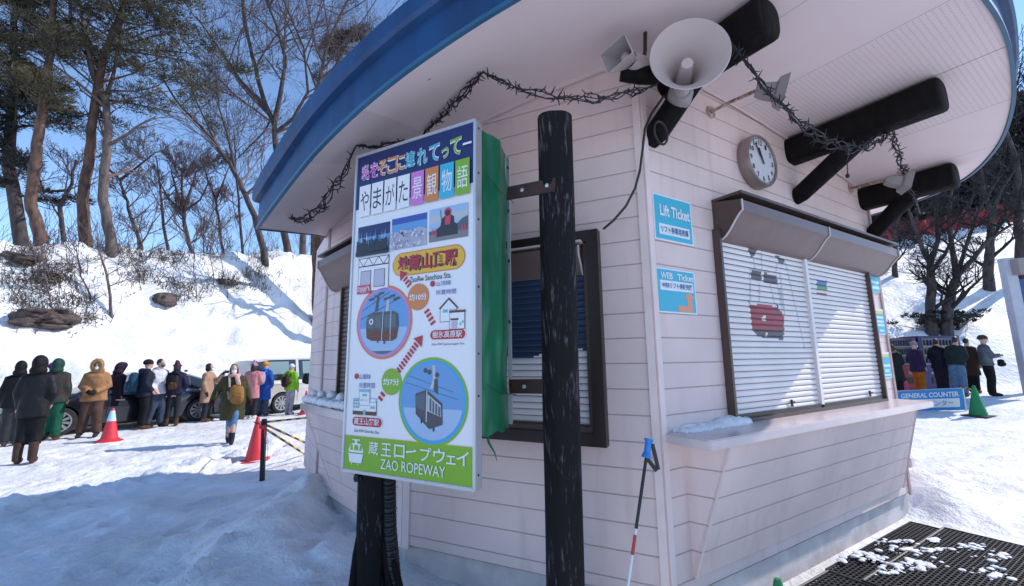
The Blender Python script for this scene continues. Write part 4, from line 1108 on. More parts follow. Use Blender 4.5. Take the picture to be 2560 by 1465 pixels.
# ------------------------------------------------------------------ posts
def log_post(name, base, top, r, label):
    root = empty(name, base, label, 'post')
    mb = MB(); n_ = 26; hh = 30
    for j in range(hh+1):
        t = j/hh; c = base.lerp(top, t)
        for i in range(n_):
            a = 2*math.pi*i/n_; rr = r*(1.06-.10*t)*(1+.03*noise.noise(V((math.cos(a)*1.5, math.sin(a)*1.5, t*5)))+.015*noise.noise(V((math.cos(a)*8, math.sin(a)*8, t*3))))
            mb.v.append((c.x+rr*math.cos(a), c.y+rr*math.sin(a), c.z-(.012*(1-abs(math.cos(a))) if j == hh else 0)))
    for j in range(hh):
        for i in range(n_):
            k = (i+1) % n_; mb.f.append((j*n_+i, j*n_+k, (j+1)*n_+k, (j+1)*n_+i)); mb.m.append(0)
    mb.f.append(tuple(hh*n_+i for i in range(n_))); mb.m.append(0)
    mb.build('shaft', K['post'], root, smooth=60)
    return root
def post_mat():
    m = mat('weathered_post', (.010, .008, .010), .75, spec=.2, bump=.6, bscale=26, stretch=(1, 1, .12))
    nt = m.node_tree; N = nt.nodes; L = nt.links; b = N['Principled BSDF']
    tc = N.new('ShaderNodeTexCoord'); mp = N.new('ShaderNodeMapping'); mp.inputs['Scale'].default_value = (1, 1, .09); L.new(tc.outputs['Object'], mp.inputs[0])
    n = N.new('ShaderNodeTexNoise'); n.inputs['Scale'].default_value = 58; n.inputs['Detail'].default_value = 8; n.inputs['Roughness'].default_value = .7; L.new(mp.outputs[0], n.inputs[0])
    n2 = N.new('ShaderNodeTexNoise'); n2.inputs['Scale'].default_value = 3.2; L.new(tc.outputs['Object'], n2.inputs[0])
    f = math_node(nt, 'ADD', n.outputs['Fac'], math_node(nt, 'MULTIPLY', math_node(nt, 'SUBTRACT', n2.outputs['Fac'], .5), .55))
    r = N.new('ShaderNodeValToRGB'); e = r.color_ramp.elements; e[0].position = .56; e[0].color = (.007, .006, .007, 1); e[1].position = .72; e[1].color = (.14, .12, .14, 1)
    L.new(f, r.inputs[0]); L.new(r.outputs[0], b.inputs['Base Color']); return m
K['post'] = post_mat()
pb = pt(1412, 1426, 2.28); ptop = pt(1386, 296, 2.28)
pb0 = V((pb.x, pb.y, -.1)); ptop = V((ptop.x, ptop.y, ptop.z))
lp = log_post('log_post', pb0, ptop, .0965, 'tall dark weathered log post in front of the black window')
ax_ = (pb-ptop).normalized()
for (x0, y0, x1, y1) in ((1268, 484, 1388, 462), (1274, 966, 1392, 966)):
    a, b = pt(x0, y0, 2.36), pt(x1, y1, 2.175)
    d = (b-a).normalized(); fz_ = V((-.25, -.97, 0)); ez = d.cross(fz_).normalized(); nn_ = ez.cross(d)
    mb = MB(); mb.box((a+b)/2, d*((b-a).length/2), nn_*.006, ez*.038)
    br = mb.build('bracket', K['rustdk'], lp, bevel=.002)
    mb = MB()
    for t in (.35, .86): mb.lathe([(.011, 0), (.011, .008), (.001, .010)], a.lerp(b, t)-nn_*-.006 if nn_.dot(FW) < 0 else a.lerp(b, t)-nn_*.006, nn_ if nn_.dot(FW) < 0 else -nn_, 8, cap=False)
    mb.build('bolt', K['alu'], br)
K['hose'] = mat('corrugated_hose', (.010, .010, .011), .45)
lb = pt(930, 1440, 2.68); lt = pt(938, 500, 2.68)
lq = log_post('log_post', V((lb.x, lb.y, -.1)), V((lt.x+.02, lt.y, 2.55)), .090, 'dark log post under the route sign with a black hose beside it')
hz_ = empty('corrugated_hose', V((lb.x+.1, lb.y, 0)), 'black corrugated hose running down beside the post under the sign', 'hose')
mb = MB(); path = []; rad = []
h0, h1, h2 = pt(972, 1150, 2.62), pt(974, 1320, 2.62), pt(990, 1500, 2.62)
for i in range(170):
    t = i/169; p = h0.lerp(h1, t*2) if t < .5 else h1.lerp(h2, t*2-1); path.append(p); rad.append(.040+.004*math.sin(i*2*math.pi/3.4))
mb.tube(path, rad, 16); mb.build('hose', K['hose'], hz_, smooth=60)
for (x0, y0, x1, y1) in ((905, 1300, 880, 1470), (970, 1320, 1000, 1470), (960, 1350, 975, 1470)):
    mb = MB(); mb.tube([pt(x0, y0, 2.60), pt((x0+x1)/2-3, (y0+y1)/2, 2.60), pt(x1, y1, 2.58)], [.016, .02, .024], 8); mb.build('root_prop', K['log'], lq, smooth=60)
mb = MB(); mb.box(pt(893, 1193, 2.56), RT*.012, FW*.02, UP*.02); mb.tube([pt(885, 1195, 2.56), pt(905, 1195, 2.56)], .012, 8); mb.build('clamp', K['black'], lq)

# ------------------------------------------------------------------ ski pole leaning on the corner
sp0 = pt(1622, 1100, 2.30); sp1 = pt(1569, 1470, 2.10)
sk = empty('ski_pole', sp1, 'black, red and white ski pole with a blue grip leaning on the booth corner', 'ski pole')
K['grip'] = mat('blue_grip', (.02, .22, .62), .4); K['redp'] = mat('red_pole', (.50, .03, .04), .35); K['whp'] = mat('white_pole', (.70, .68, .72), .35)
L_ = lambda t: sp0.lerp(sp1, t)
mb = MB(); mb.tube([L_(.10), L_(.62)], .0085, 10, mi=0); mb.tube([L_(.62), L_(.66)], .0085, 10, mi=2); mb.tube([L_(.66), L_(.79)], .0085, 10, mi=1); mb.tube([L_(.79), L_(1.05)], .0075, 10, mi=2)
for i in range(14): mb.tube([L_(.22+.02*i), L_(.226+.02*i)], .0095, 8, mi=0)
mb.build('shaft', [K['black'], K['redp'], K['whp']], sk, smooth=50)
mb = MB(); rr = [.024, .025, .018, .016, .0185, .016, .0185, .016, .019, .022, .026, .027]; mb.tube([L_(-.01+.0127*i) for i in range(12)], rr, 14); mb.build('grip', K['grip'], sk, smooth=60)
mb = MB(); a = L_(.03)+RT*.022; mb.tube([a, a+V((.012, 0, -.06)), a+V((.022, -.005, -.13)), a+V((.012, -.01, -.135)), L_(.14)+RT*.008], .011, 6, flat=.35); mb.build('strap', K['black'], sk, smooth=60)
# ------------------------------------------------------------------ traffic cones and barrier
K['cone_red'] = mat('cone_red', (.62, .03, .045), .5, var=.12, vscale=9); K['cone_pink'] = mat('cone_pink', (.62, .05, .14), .5)
K['cone_green'] = mat('cone_green', (.004, .20, .06), .5, var=.12, vscale=9); K['refl'] = mat('reflective_band', (.42, .66, .80), .35); K['rubber'] = mat('black_rubber', (.015, .015, .017), .6)
def base_at(xf, yf, z=None):
    """ground point under a pixel of the photograph"""
    d = rayd(xf, yf); t = 1.0
    while t < 60:
        p = EYEP+d*t
        if p.z <= ground(p.x, p.y):
            lo, hi = t-.3, t
            for _ in range(7):
                m_ = (lo+hi)/2; p = EYEP+d*m_
                if p.z <= ground(p.x, p.y): hi = m_
                else: lo = m_
            p = EYEP+d*hi; break
        t += .3
    return V((p.x, p.y, ground(p.x, p.y)))
def cone(loc, h, r, m, label, band=None, base='square', bm=None, sink=0.0, group='traffic cones on the snow'):
    c = empty('traffic_cone', loc-Z3*sink, label, 'traffic cone', group); o = loc-Z3*sink
    mb = MB(); rt = r*.17
    if band: 
        a, b = band; ra, rb = lerp(r, rt, a), lerp(r, rt, b)
        mb.lathe([(r, .02), (ra, .02+(h-.02)*a)], o, Z3, 28, 0, False)
        mb.lathe([(rb, .02+(h-.02)*b), (rt, h-.012), (rt*.8, h), (rt*.55, h), (rt*.5, h-.05)], o, Z3, 28, 0, False)
    else: mb.lathe([(r*1.0, .02), (rt, h-.012), (rt*.8, h), (.001, h)], o, Z3, 28, 0, False)
    mb.build('body', m, c, smooth=40)
    if band:
        mb = MB(); mb.lathe([(ra+.002, .02+(h-.02)*a), (rb+.002, .02+(h-.02)*b)], o, Z3, 28, 0, False); mb.build('reflective_band', K['refl'], c, smooth=40)
    mb = MB(); w = r*1.42; q = .35
    if base == 'square': mb.box(o+Z3*.012, V((w*math.cos(q), w*math.sin(q), 0)), V((-w*math.sin(q), w*math.cos(q), 0)), Z3*.012)
    else: mb.lathe([(r*1.55, 0), (r*1.55, .012), (r*1.25, .03), (r, .06)], o, Z3, 28)
    mb.build('base', bm or m, c, bevel=.006 if base == 'square' else 0, smooth=40)
    return c
cone(base_at(272, 1103), .70, .155, K['cone_red'], 'red traffic cone with a pale reflective band in front of the queue', (.60, .92), 'round')
cone(base_at(637, 1148), .72, .15, K['cone_red'], 'plain red traffic cone standing in snow beside the black post', sink=.03)
cone(base_at(763, 1034), .70, .15, K['cone_red'], 'plain red traffic cone by the striped bar near the booth', base='round')
cone(base_at(2447, 1040), .72, .17, K['cone_green'], 'green traffic cone on a black base beside the blue banner', bm=K['rubber'])
cone(V((1.30, 2.30, 0.0)), .46, .11, K['cone_green'], 'small green cone standing under the ticket counter')
pp = base_at(656, 1200); ppt = pt(661, 1047, (pp-EYEP).dot(FW))
bp_ = empty('barrier_post', pp, 'thin black barrier post standing in the shaded snow', 'post')
mb = MB(); mb.box((pp+ppt)/2-Z3*.05, V((.026, 0, 0)), V((0, .026, 0)), (ppt-pp)/2+Z3*.05); mb.build('pole', K['black'], bp_, bevel=.004)
mb = MB()
for k in range(5): 
    mb.tube([ppt+V((.036*math.cos(a), .036*math.sin(a), -.05-.014*k+.006*math.sin(3*a+k))) for a in [i*.5 for i in range(14)]], .007, 5)
mb.build('rope_lashing', K['black'], bp_)
mb = MB(); mb.tube([ppt+V((-.03, -.03, -.10)), ppt+V((.035, -.035, -.11))], .03, 8); mb.tube([ppt+V((.03, -.03, -.10)), ppt+V((.05, -.04, -.22)), ppt+V((.075, -.04, -.33))], [.014, .012, .008], 6, flat=.3)
mb.build('red_ribbon', K['cone_red'], bp_)
mb = MB(); mb.tube([ppt+V((.05, -.03, -.12)), ppt+V((.085, -.03, -.3)), ppt+V((.10, -.03, -.5))], .0025, 4); mb.build('loose_string', K['black'], bp_)
K['bar_y'] = mat('bar_yellow', (.66, .36, .02), .45); K['bar_k'] = mat('bar_black', (.02, .018, .02), .45)
def bar(a, b, label, n=13):
    mb = MB()
    for i in range(n): mb.tube([a.lerp(b, i/n), a.lerp(b, (i+1)/n)], .0155, 10, i in (0, n-1), i % 2)
    o = mb.build('striped_bar', [K['bar_k'], K['bar_y']], base=a, smooth=50); tag(o, label, 'barrier bar', 'striped barrier bars')
bt = ppt-Z3*.045
dpp = (pp-EYEP).dot(FW)
bar(bt, pt(792, 1042, 7.0), 'yellow and black bar running back to the third red cone', 11)
e1, e2 = base_at(800, 1128), base_at(783, 1146)
bar(bt-Z3*.02+V((.02, -.03, 0)), e1+Z3*.03, 'upper yellow and black bar sloping into the snow')
bar(bt-Z3*.05+V((.0, -.05, 0)), e2-Z3*.02, 'lower yellow and black bar sloping into the snow')
# chain from cone to post
mb = MB(); ca = base_at(637, 1148)+Z3*.60; cs = []
for i in range(13): t = i/12; cs.append((ca+V((.05, -.05, 0))).lerp(ppt-Z3*.08, t)-Z3*(.06*4*t*(1-t)))
mb.tube(cs, .008, 5); mb.tube([ca+V((.055*math.cos(a), .055*math.sin(a), .01*math.sin(2*a))) for a in [i*.5 for i in range(14)]], .008, 5)
o = mb.build('rope', K['black'], base=ca); tag(o, 'short black rope looped between red cone and black post', 'rope')

# ------------------------------------------------------------------ people
K['skin'] = mat('skin', (.52, .30, .22), .5); K['hair'] = mat('dark_hair', (.018, .012, .011), .5, bump=.4, bscale=60, stretch=(1, 1, .2)); K['hair_br'] = mat('brown_hair', (.05, .022, .016), .5, bump=.4, bscale=60, stretch=(1, 1, .2))
K['mask'] = mat('face_mask', (.75, .76, .80), .7)
_cm = {}
def cloth(c, c2=None, rough=.75, bump=.8, vs=9):
    key = (c, c2, vs)
    if key not in _cm: _cm[key] = mat('cloth', c, rough, var=.30 if not c2 else .5, vscale=vs, col2=c2, bump=bump, bscale=11, spec=.25)
    return _cm[key]
ARMS = {'down': ((.27, .02, 1.13), (.26, -.07, .87)), 'front': ((.29, .0, 1.13), (.07, -.23, 1.02)), 'pocket': ((.31, .06, 1.13), (.21, -.11, .93)),
        'phone': ((.22, -.16, 1.17), (.06, -.36, 1.40)), 'hip': ((.41, .10, 1.17), (.17, .03, 1.00)), 'swing': ((.29, .12, 1.15), (.36, .10, .90)), 'wide': ((.36, .02, 1.16), (.46, -.10, .95)), 'fold': ((.27, -.10, 1.12), (-.08, -.26, 1.14)), 'back': ((.29, .10, 1.14), (.08, .24, 1.05))}
def person(loc, yaw, H, label, coat, trouser, boot, arms=('down', 'down'), hem=.78, legs=((.10, 0), (-.10, 0)), hat=None, hatc=None, hood=None, fur=None, hair='short', hairm=None,
           mask=False, lean=(0, 0), glove=None, scarf=None, bulk=1.0, face=False, slim=1.0, headlow=0.0, legw=1.0, bootc=True, headturn=0.0, tz=.10):
    yaw += math.atan2(-loc.x, loc.y)          # turn measured from the line towards the camera
    k = H/1.70; cy, sy = math.cos(yaw), math.sin(yaw); wx_ = .86-.13*sm(abs(math.atan2(loc.x, loc.y)), .5, .85)
    def T(p):
        x, y, z = p
        x *= wx_
        if z > .85: x += lean[0]*(z-.85); y += lean[1]*(z-.85); z -= headlow*(z-.85)
        return V((loc.x+k*(x*cy-y*sy), loc.y+k*(x*sy+y*cy), loc.z+k*z))
    sX = V((cy, sy, 0))
    def tube(mb, pts, rr, n=12, flat=1.0): mb.tube([T(p) for p in pts], [r*k for r in rr], n, True, 0, flat, sX)
    def ell(mb, c, rx, ry, rz): 
        b = len(mb.v); mb.ell((0, 0, 0), rx, ry, rz, 16, 10)
        for i in range(b, len(mb.v)):
            v = mb.v[i]; mb.v[i] = tuple(T((c[0]+v[0], c[1]+v[1], c[2]+v[2])))
    B = MB()
    tube(B, [(0, 0, .80), (0, 0, .95), (0, .0, 1.12), (0, 0, 1.32), (0, .01, 1.42), (0, .01, 1.47)], [.14, .155, .14, .165, .12, .07], 16, .68)
    tube(B, [(0, .012, 1.40), (0, -.003, 1.54)], [.06, .055])
    ht = headturn; hx, hy = math.sin(ht), -math.cos(ht)
    ell(B, (0, -.012, 1.605), .074, .092, .108); ell(B, (.03*hx, .03*hy-.01, 1.555), .058, .066, .066)
    ell(B, (.098*hx, .098*hy-.01, 1.595), .014, .018, .022)
    for s in (1, -1): ell(B, (.075*s, .0, 1.60), .012, .02, .032)
    sh = {}
    for s, a in ((1, arms[0]), (-1, arms[1])):
        el, ha = ARMS[a]; el = (el[0]*s, el[1], el[2]); ha = (ha[0]*s, ha[1], ha[2]); so = (.175*s, .01, 1.385); sh[s] = (so, el, ha)
        d = V(ha)-V(el); d.normalize(); w = tuple(V(ha)-d*.02); tube(B, [so, el, w], [.055, .045, .032])
        pc = V(ha)+d*.055; sd = d.cross(V((0, 1, .3))).normalized()
        tube(B, [w, tuple(V(ha)+d*.03), tuple(pc+d*.03)], [.03, .042, .036], 10, .55)
        for f in range(4):
            o_ = sd*(.027-.018*f); ln = (.062, .075, .07, .055)[f]; cu = V((0, -.35, -.2))
            tube(B, [tuple(pc+o_), tuple(pc+o_+d*ln*.6), tuple(pc+o_+(d+cu*.5).normalized()*ln)], [.0105, .0105, .009], 6)
        tube(B, [tuple(V(ha)+sd*.03), tuple(V(ha)+sd*.058+d*.035), tuple(V(ha)+sd*.06+d*.065)], [.014, .012, .010], 6)
    LG = []
    for s, (fx, fy) in zip((1, -1), legs):
        x = fx if abs(fx) > 0 else .1*s
        hip = (.085*s, .0, .87); kn = (lerp(.085*s, x, .55), lerp(0, fy, .5)-.03, .47); an = (x, fy, .09); LG.append((hip, kn, an))
        tube(B, [hip, kn, an], [.085, .058, .042]); ell(B, (x, fy-.06, .045), .042, .11, .042)
    body = B.build('person', K['skin'], base=loc, remesh=.0135*k, smo=1)
    tag(body, label, 'person')
    # trousers
    m = MB()
    for hip, kn, an in LG: tube(m, [(hip[0]*.95, 0, .90), ((hip[0]+kn[0])/2*1.03, kn[1]*.5, .68), kn, ((kn[0]+an[0])/2, (kn[1]+an[1])/2+.012, max(.27, tz+.05)), (lerp(an[0], kn[0], (tz-.1)/.38), lerp(an[1], kn[1], (tz-.1)/.38)+.005, tz)], [x*slim*legw for x in (.112, .105, .085, .078, .078)], 14)
    tube(m, [(0, 0, .83), (0, 0, .95)], [.15, .155], 16, .72)
    o = m.build('trousers', trouser, body, remesh=.018*k, smo=2)
    for hip, kn, an in LG:
        m = MB(); ell(m, (an[0], an[1]-.065, .05), .052, .135, .055)
        m2 = (an[0], an[1]+.01, .06); tube(m, [m2, (an[0], an[1]+.008, max(.20, tz+.05)+.0)], [.056, .064], 12)
        for i, v in enumerate(m.v):
            if v[2] < loc.z+.004: m.v[i] = (v[0], v[1], loc.z+.004)
        m.build('boot', boot, body, remesh=.015*k, smo=1)
    # coat
    m = MB(); w = bulk
    prof = [(1.465, .085), (1.42, .150), (1.37, .195), (1.25, .205), (1.08, .195), (.95, .200), (hem+.02 if hem < .9 else .88, .215+.03*max(0, .85-hem)), (hem, .205+.04*max(0, .85-hem))]
    tube(m, [(0, .012, z) for z, r in prof], [r*w for z, r in prof], 20, .70)
    for s in (1, -1):
        so, el, ha = sh[s]; d = (V(ha)-V(el)).normalized(); tube(m, [(so[0]*.86, so[1], so[2]), so, tuple(V(so).lerp(V(el), .5)), el, tuple(V(el).lerp(V(ha), .5)), tuple(V(ha)-d*.0)], [x*w for x in (.085, .088, .078, .072, .065, .052)], 14)
    for i, v in enumerate(m.v):
        q = V(v); nz = .012*noise.noise(q*9)+.008*math.sin(q.z*42+3*noise.noise(q*4)); c = V((loc.x, loc.y, q.z)); dd = (q-c)
        if dd.length > .01: m.v[i] = tuple(q+dd.normalized()*nz)
    co = m.build('coat', coat, body, remesh=.0165*k, smo=2)
    if glove:
        for s in (1, -1):
            so, el, ha = sh[s]; d = (V(ha)-V(el)).normalized(); m = MB(); pc = V(ha); sd = d.cross(V((0, 1, .3))).normalized()
            tube(m, [tuple(pc-d*.03), tuple(pc+d*.03), tuple(pc+d*.09)], [.045, .05, .042], 10, .7)
            for f in range(4): tube(m, [tuple(pc+d*.08+sd*(.03-.02*f)), tuple(pc+d*(.145-.008*abs(f-1.4))+sd*(.032-.021*f))], [.016, .013], 8)
            tube(m, [tuple(pc+sd*.035), tuple(pc+sd*.07+d*.06)], [.018, .014], 8); m.build('glove', glove, body, remesh=.011*k, smo=1)
    # head wear
    if hood:
        m = MB(); ell(m, (0, .035, 1.62), .125, .135, .145); ell(m, (0, .05, 1.50), .15, .12, .09)
        if hood[0] == 'up':
            ell(m, (0, -.02, 1.62), .118, .115, .135)
            h_ = m.build('hood', hood[1], body, remesh=.017*k, smo=2)
            bm = bmesh.new(); bm.from_mesh(h_.data)   # face opening
            fc = T((.0+.15*hx, -.13, 1.585))-ORG[body.name]
            bmesh.ops.delete(bm, geom=[v for v in bm.verts if (v.co-fc).length < .098*k], context='VERTS'); bm.to_mesh(h_.data); bm.free()
        else:
            m = MB(); ell(m, (0, .10, 1.44), .135, .085, .075); ell(m, (.09, .02, 1.455), .05, .09, .05); ell(m, (-.09, .02, 1.455), .05, .09, .05)
            m.build('hood', hood[1], body, remesh=.017*k, smo=2)
    if fur:
        m = MB(); R = random.Random(3); ring = []
        for i in range(21):
            a = 2*math.pi*i/20; ring.append((.115*math.cos(a), -.075-.02*math.sin(a), 1.595+.13*math.sin(a)))
        tube(m, ring, [.036]*21, 10)
        for i in range(520):
            a = R.random()*6.283; b = R.random()*6.283; c = V((.115*math.cos(a), -.075-.02*math.sin(a), 1.595+.13*math.sin(a))); d = V((math.cos(a)*math.cos(b), math.sin(b), math.sin(a)*math.cos(b))); e = d.orthogonal()*.008
            p = c+d*.028; q = c+d*(.05+.025*R.random())+V((R.uniform(-.015, .015),)*3); i0 = len(m.v); m.v += [tuple(T(p+e)), tuple(T(p-e)), tuple(T(q))]; m.f.append((i0, i0+1, i0+2)); m.m.append(0)
        m.build('fur_trim', fur, body, smooth=60)
    if hat:
        m = MB(); ell(m, (0, .005, 1.655), .094, .108, .085); tube(m, [(0, .002, 1.615), (0, .002, 1.66)], [.102, .10], 20, 1.1)
        if hat == 'pom': ell(m, (0, .02, 1.765), .045, .045, .045)
        if hat == 'tall': ell(m, (0, .03, 1.71), .075, .085, .08); ell(m, (.02, .05, 1.77), .032, .032, .03)
        m.build('hat', hatc, body, remesh=.012*k, smo=1)
    if hair and not (hood and hood[0] == 'up'):
        m = MB()
        ell(m, (0, .022, 1.632), .088, .098, .098)
        if hair == 'bob': ell(m, (0, .04, 1.57), .098, .075, .105); ell(m, (.075, -.005, 1.57), .03, .06, .09); ell(m, (-.075, -.005, 1.57), .03, .06, .09)
        if hair == 'long': ell(m, (0, .045, 1.54), .10, .07, .15); ell(m, (.08, -.01, 1.55), .03, .055, .11); ell(m, (-.08, -.01, 1.55), .03, .055, .11)
        if not hat or hair in ('bob', 'long'): m.build('hair', hairm or K['hair'], body, remesh=.012*k, smo=1)
    if mask:
        m = MB(); ell(m, (.055*hx, .055*hy-.012, 1.553), .060, .052, .050); m.build('face_mask', K['mask'] if mask is True else mask, body, remesh=.011*k, smo=2)
    if face:
        for s in (1, -1):
            m = MB(); ell(m, (.031*s+.085*hx, .088*hy-.008, 1.612), .012, .009, .006); m.build('eye', K['ink'], body)
    if scarf:
        m = MB(); tube(m, [(.10*math.cos(a), .09*math.sin(a)+.0, 1.465+.015*math.sin(3*a)) for a in [i*2*math.pi/16 for i in range(17)]], [.045]*17, 10)
        tube(m, [(.06, -.11, 1.45), (.10, -.16, 1.30), (.11, -.17, 1.15)], [.045, .05, .04], 10, .5); m.build('scarf', scarf, body, remesh=.014*k, smo=1)
    return body, T, k
def bag(T, c, w, d, h, m, label, strap=None, pocket=None, name='backpack', straps=True, base=None, cat=None):
    """soft bag in the wearer's frame: c centre, w d h half sizes"""
    o = T(c); root = empty(name, o, label, cat or ('backpack' if name == 'backpack' else 'bag'))
    def se(mb, cx, w, d, h, e=.55):
        nu, nv = 20, 12
        sg = lambda v, p: math.copysign(abs(v)**p, v)
        for j in range(nv+1):
            t = -math.pi/2+math.pi*j/nv
            for i in range(nu):
                a = 2*math.pi*i/nu; mb.v.append(tuple(T((cx[0]+w*sg(math.cos(t), e)*sg(math.cos(a), e), cx[1]+d*sg(math.cos(t), e)*sg(math.sin(a), e), cx[2]+h*sg(math.sin(t), e*1.2)+.012*math.sin(7*cx[0]+9*a)))))
        b = len(mb.v)-(nv+1)*nu
        for j in range(nv):
            for i in range(nu): k2 = (i+1) % nu; mb.f.append((b+j*nu+i, b+j*nu+k2, b+(j+1)*nu+k2, b+(j+1)*nu+i)); mb.m.append(0)
    mb = MB(); se(mb, c, w, d, h, .6); mb.build('main_pouch', m, root, smooth=70)
    sgn = 1 if c[1] > 0 else -1
    mb = MB(); se(mb, (c[0], c[1]+sgn*d*.85, c[2]-h*.35), w*.75, d*.45, h*.45, .5); mb.build('front_pocket', pocket or m, root, smooth=70)
    if straps:
        for s in (1, -1):
            mb = MB(); x = .105*s
            mb.tube([T(p) for p in ((x, c[1]*.80, c[2]-h*.5), (x*1.25, sgn*-.0+c[1]*.35, 1.17 if c[2] > 1 else 1.1), (x*1.15, -sgn*.15, 1.25), (x*1.1, -sgn*.13, 1.36), (x*1.05, .0, 1.47), (x, sgn*.10, 1.43), (x*.9, c[1]*.8, c[2]+h*.8))], .019, 8, flat=.5)
            mb.build('strap', strap or m, root, smooth=60)
    return root
def stand(xf, yf, yt, H, z=-.09):
    """where a figure stands, from its feet and head pixels and its height"""
    d = F*H/(yf-yt)*1.0; p = pt(xf, yf, d); return V((p.x, p.y, ground(p.x, p.y)))
NV = cloth((.007, .008, .022)); BK_ = cloth((.005, .005, .0065)); JEAN = cloth((.035, .05, .085)); BOOTB = cloth((.10, .045, .025))
# the queue in front of the cars, left to right
person(stand(22, 1110, 905, 1.70), 3.0, 1.70, 'person in plain black coat at the far left of the queue', BK_, cloth((.03, .03, .035)), BOOTB, hood=('up', BK_), arms=('down', 'down'))
P_, T, k = person(stand(62, 1162, 902, 1.76), 2.85, 1.76, 'person seen from behind in black hooded jacket, nearest of the queue', cloth((.008, .0085, .012), rough=.6), BK_, cloth((.07, .04, .03)), hood=('up', cloth((.006, .006, .009))), arms=('down', 'pocket'), hem=.74, bulk=.94, legs=((.13, .02), (-.12, .05)), legw=1.0, tz=.30)
person(stand(103, 1102, 916, 1.68), 2.9, 1.68, 'person with a purple hat half hidden behind the green snowsuit', cloth((.02, .015, .02)), BK_, BOOTB, hat='beanie', hatc=cloth((.10, .02, .09)), arms=('down', 'down'))
person(stand(118, 1104, 906, 1.74), 2.75, 1.74, 'person in dark green patterned jacket and green snow trousers', cloth((.012, .045, .035), (.045, .022, .020), vs=7), cloth((.006, .085, .045)), BOOTB, hood=('up', cloth((.012, .05, .04))), arms=('hip', 'down'), hem=.80, legs=((.15, .0), (-.15, .0)), bulk=1.08, legw=1.15)
person(stand(222, 1090, 903, 1.72), -.25, 1.72, 'person in tan coat with big fur hood and brown trousers', cloth((.34, .17, .075)), cloth((.10, .05, .035), (.05, .028, .022)), cloth((.02, .018, .018)), hood=('up', cloth((.34, .17, .075))), fur=cloth((.42, .24, .12)), mask=True, arms=('front', 'front'), glove=cloth((.01, .01, .012)), hem=.80, legs=((.18, -.05), (-.22, .0)), bulk=1.14, legw=1.1, face=True, hair=None)
person(stand(268, 1074, 910, 1.66), 2.2, 1.66, 'person in dark plum hooded coat behind the tan coat', cloth((.020, .008, .020)), BK_, BOOTB, hood=('up', cloth((.022, .008, .022))), arms=('front', 'down'), hem=.62, lean=(-.12, -.12), legs=((.14, -.05), (-.1, .12)))
P_, T, k = person(stand(352, 1071, 901, 1.74), 1.75, 1.74, 'person in navy padded jacket with black beanie and a teal backpack', cloth((.010, .014, .032), vs=14), BK_, BOOTB, hat='beanie', hatc=BK_, hood=('down', NV), arms=('pocket', 'pocket'), hem=.80, headturn=.35, bulk=1.08)
bag(T, (0, .25, 1.17), .15, .10, .23, cloth((.012, .06, .11)), 'teal backpack worn over the navy padded jacket', cloth((.012, .04, .07)))
P_, T, k = person(stand(385, 1064, 896, 1.76), .75, 1.76, 'person in white ski jacket and dark jeans with a grey mask', cloth((.62, .62, .68)), JEAN, cloth((.02, .02, .025)), hair='short', mask=cloth((.10, .13, .13)), arms=('down', 'pocket'), hem=.84, legs=((.14, -.05), (-.16, .08)), hood=('down', cloth((.55, .55, .62))), face=True)
P_, T, k = person(stand(428, 1059, 904, 1.66), 2.95, 1.66, 'person in navy jacket with a maroon bobble hat and black backpack', cloth((.012, .012, .040)), cloth((.014, .018, .024)), BOOTB, hat='tall', hatc=cloth((.13, .02, .05), (.04, .01, .04), vs=30), hair='bob', arms=('pocket', 'pocket'), hem=.86, legs=((.13, .03), (-.13, .03)), slim=.82, hood=('down', NV), tz=.16)
bag(T, (0, .24, 1.17), .15, .09, .21, cloth((.014, .012, .014)), 'small black backpack with orange trim worn on navy jacket', BK_, cloth((.16, .05, .02), (.012, .012, .014), vs=25))
P_, T, k = person(stand(512, 1050, 908, 1.62), 1.15, 1.62, 'person in long beige coat and white mask raising a phone', cloth((.40, .24, .16)), cloth((.02, .022, .03)), cloth((.16, .07, .035)), hair='bob', mask=True, arms=('phone', 'down'), hem=.56, glove=cloth((.012, .012, .016)), bulk=1.06, face=True, headturn=.2)
o = MB(); pz = T((.06, -.46, 1.46)); o.box(pz, RT*.055, FW*.03, UP*.035); o.lathe([(.028, 0), (.028, .05), (.02, .055)], pz, RT, 12); o = o.build('camera_in_hand', K['black'], base=pz, bevel=.004); tag(o, 'small black camera held up by the person in beige', 'camera')
P_, T, k = person(stand(575, 1113, 920, 1.60), .0, 1.60, 'person walking in long olive coat, pink scarf and white mask', cloth((.055, .05, .018), (.035, .032, .014)), cloth((.10, .20, .34)), cloth((.012, .015, .03)), hair='bob', hairm=K['hair_br'], mask=True, arms=('swing', 'wide'), hem=.50, legs=((.02, -.22), (-.05, .12)), scarf=cloth((.50, .22, .22), (.60, .40, .38), vs=30), glove=cloth((.03, .012, .014)), bulk=1.08, face=True, slim=.72, lean=(-.06, -.04), tz=.20)
bag(T, (.07, -.25, 1.06), .16, .10, .20, cloth((.30, .15, .045)), 'mustard canvas backpack carried on the chest of olive coat', cloth((.42, .34, .28)), cloth((.26, .12, .035)))
person(stand(626, 1040, 903, 1.62), 2.7, 1.62, 'person in pink jacket with a pink bobble hat and white boots', cloth((.50, .22, .22), (.40, .14, .15), vs=14), cloth((.02, .018, .02)), cloth((.62, .60, .58)), hat='pom', hatc=cloth((.48, .20, .34)), hair='long', arms=('down', 'front'), hem=.62)
P_, T, k = person(stand(655, 1035, 902, 1.66), 2.6, 1.66, 'person in long bright blue coat with an orange hat', cloth((.012, .08, .38)), cloth((.04, .075, .13)), cloth((.05, .03, .04)), hat='beanie', hatc=cloth((.66, .25, .02)), arms=('pocket', 'pocket'), hem=.52, hood=('down', cloth((.012, .08, .38))), bulk=1.06, legs=((.15, .0), (-.13, .05)))
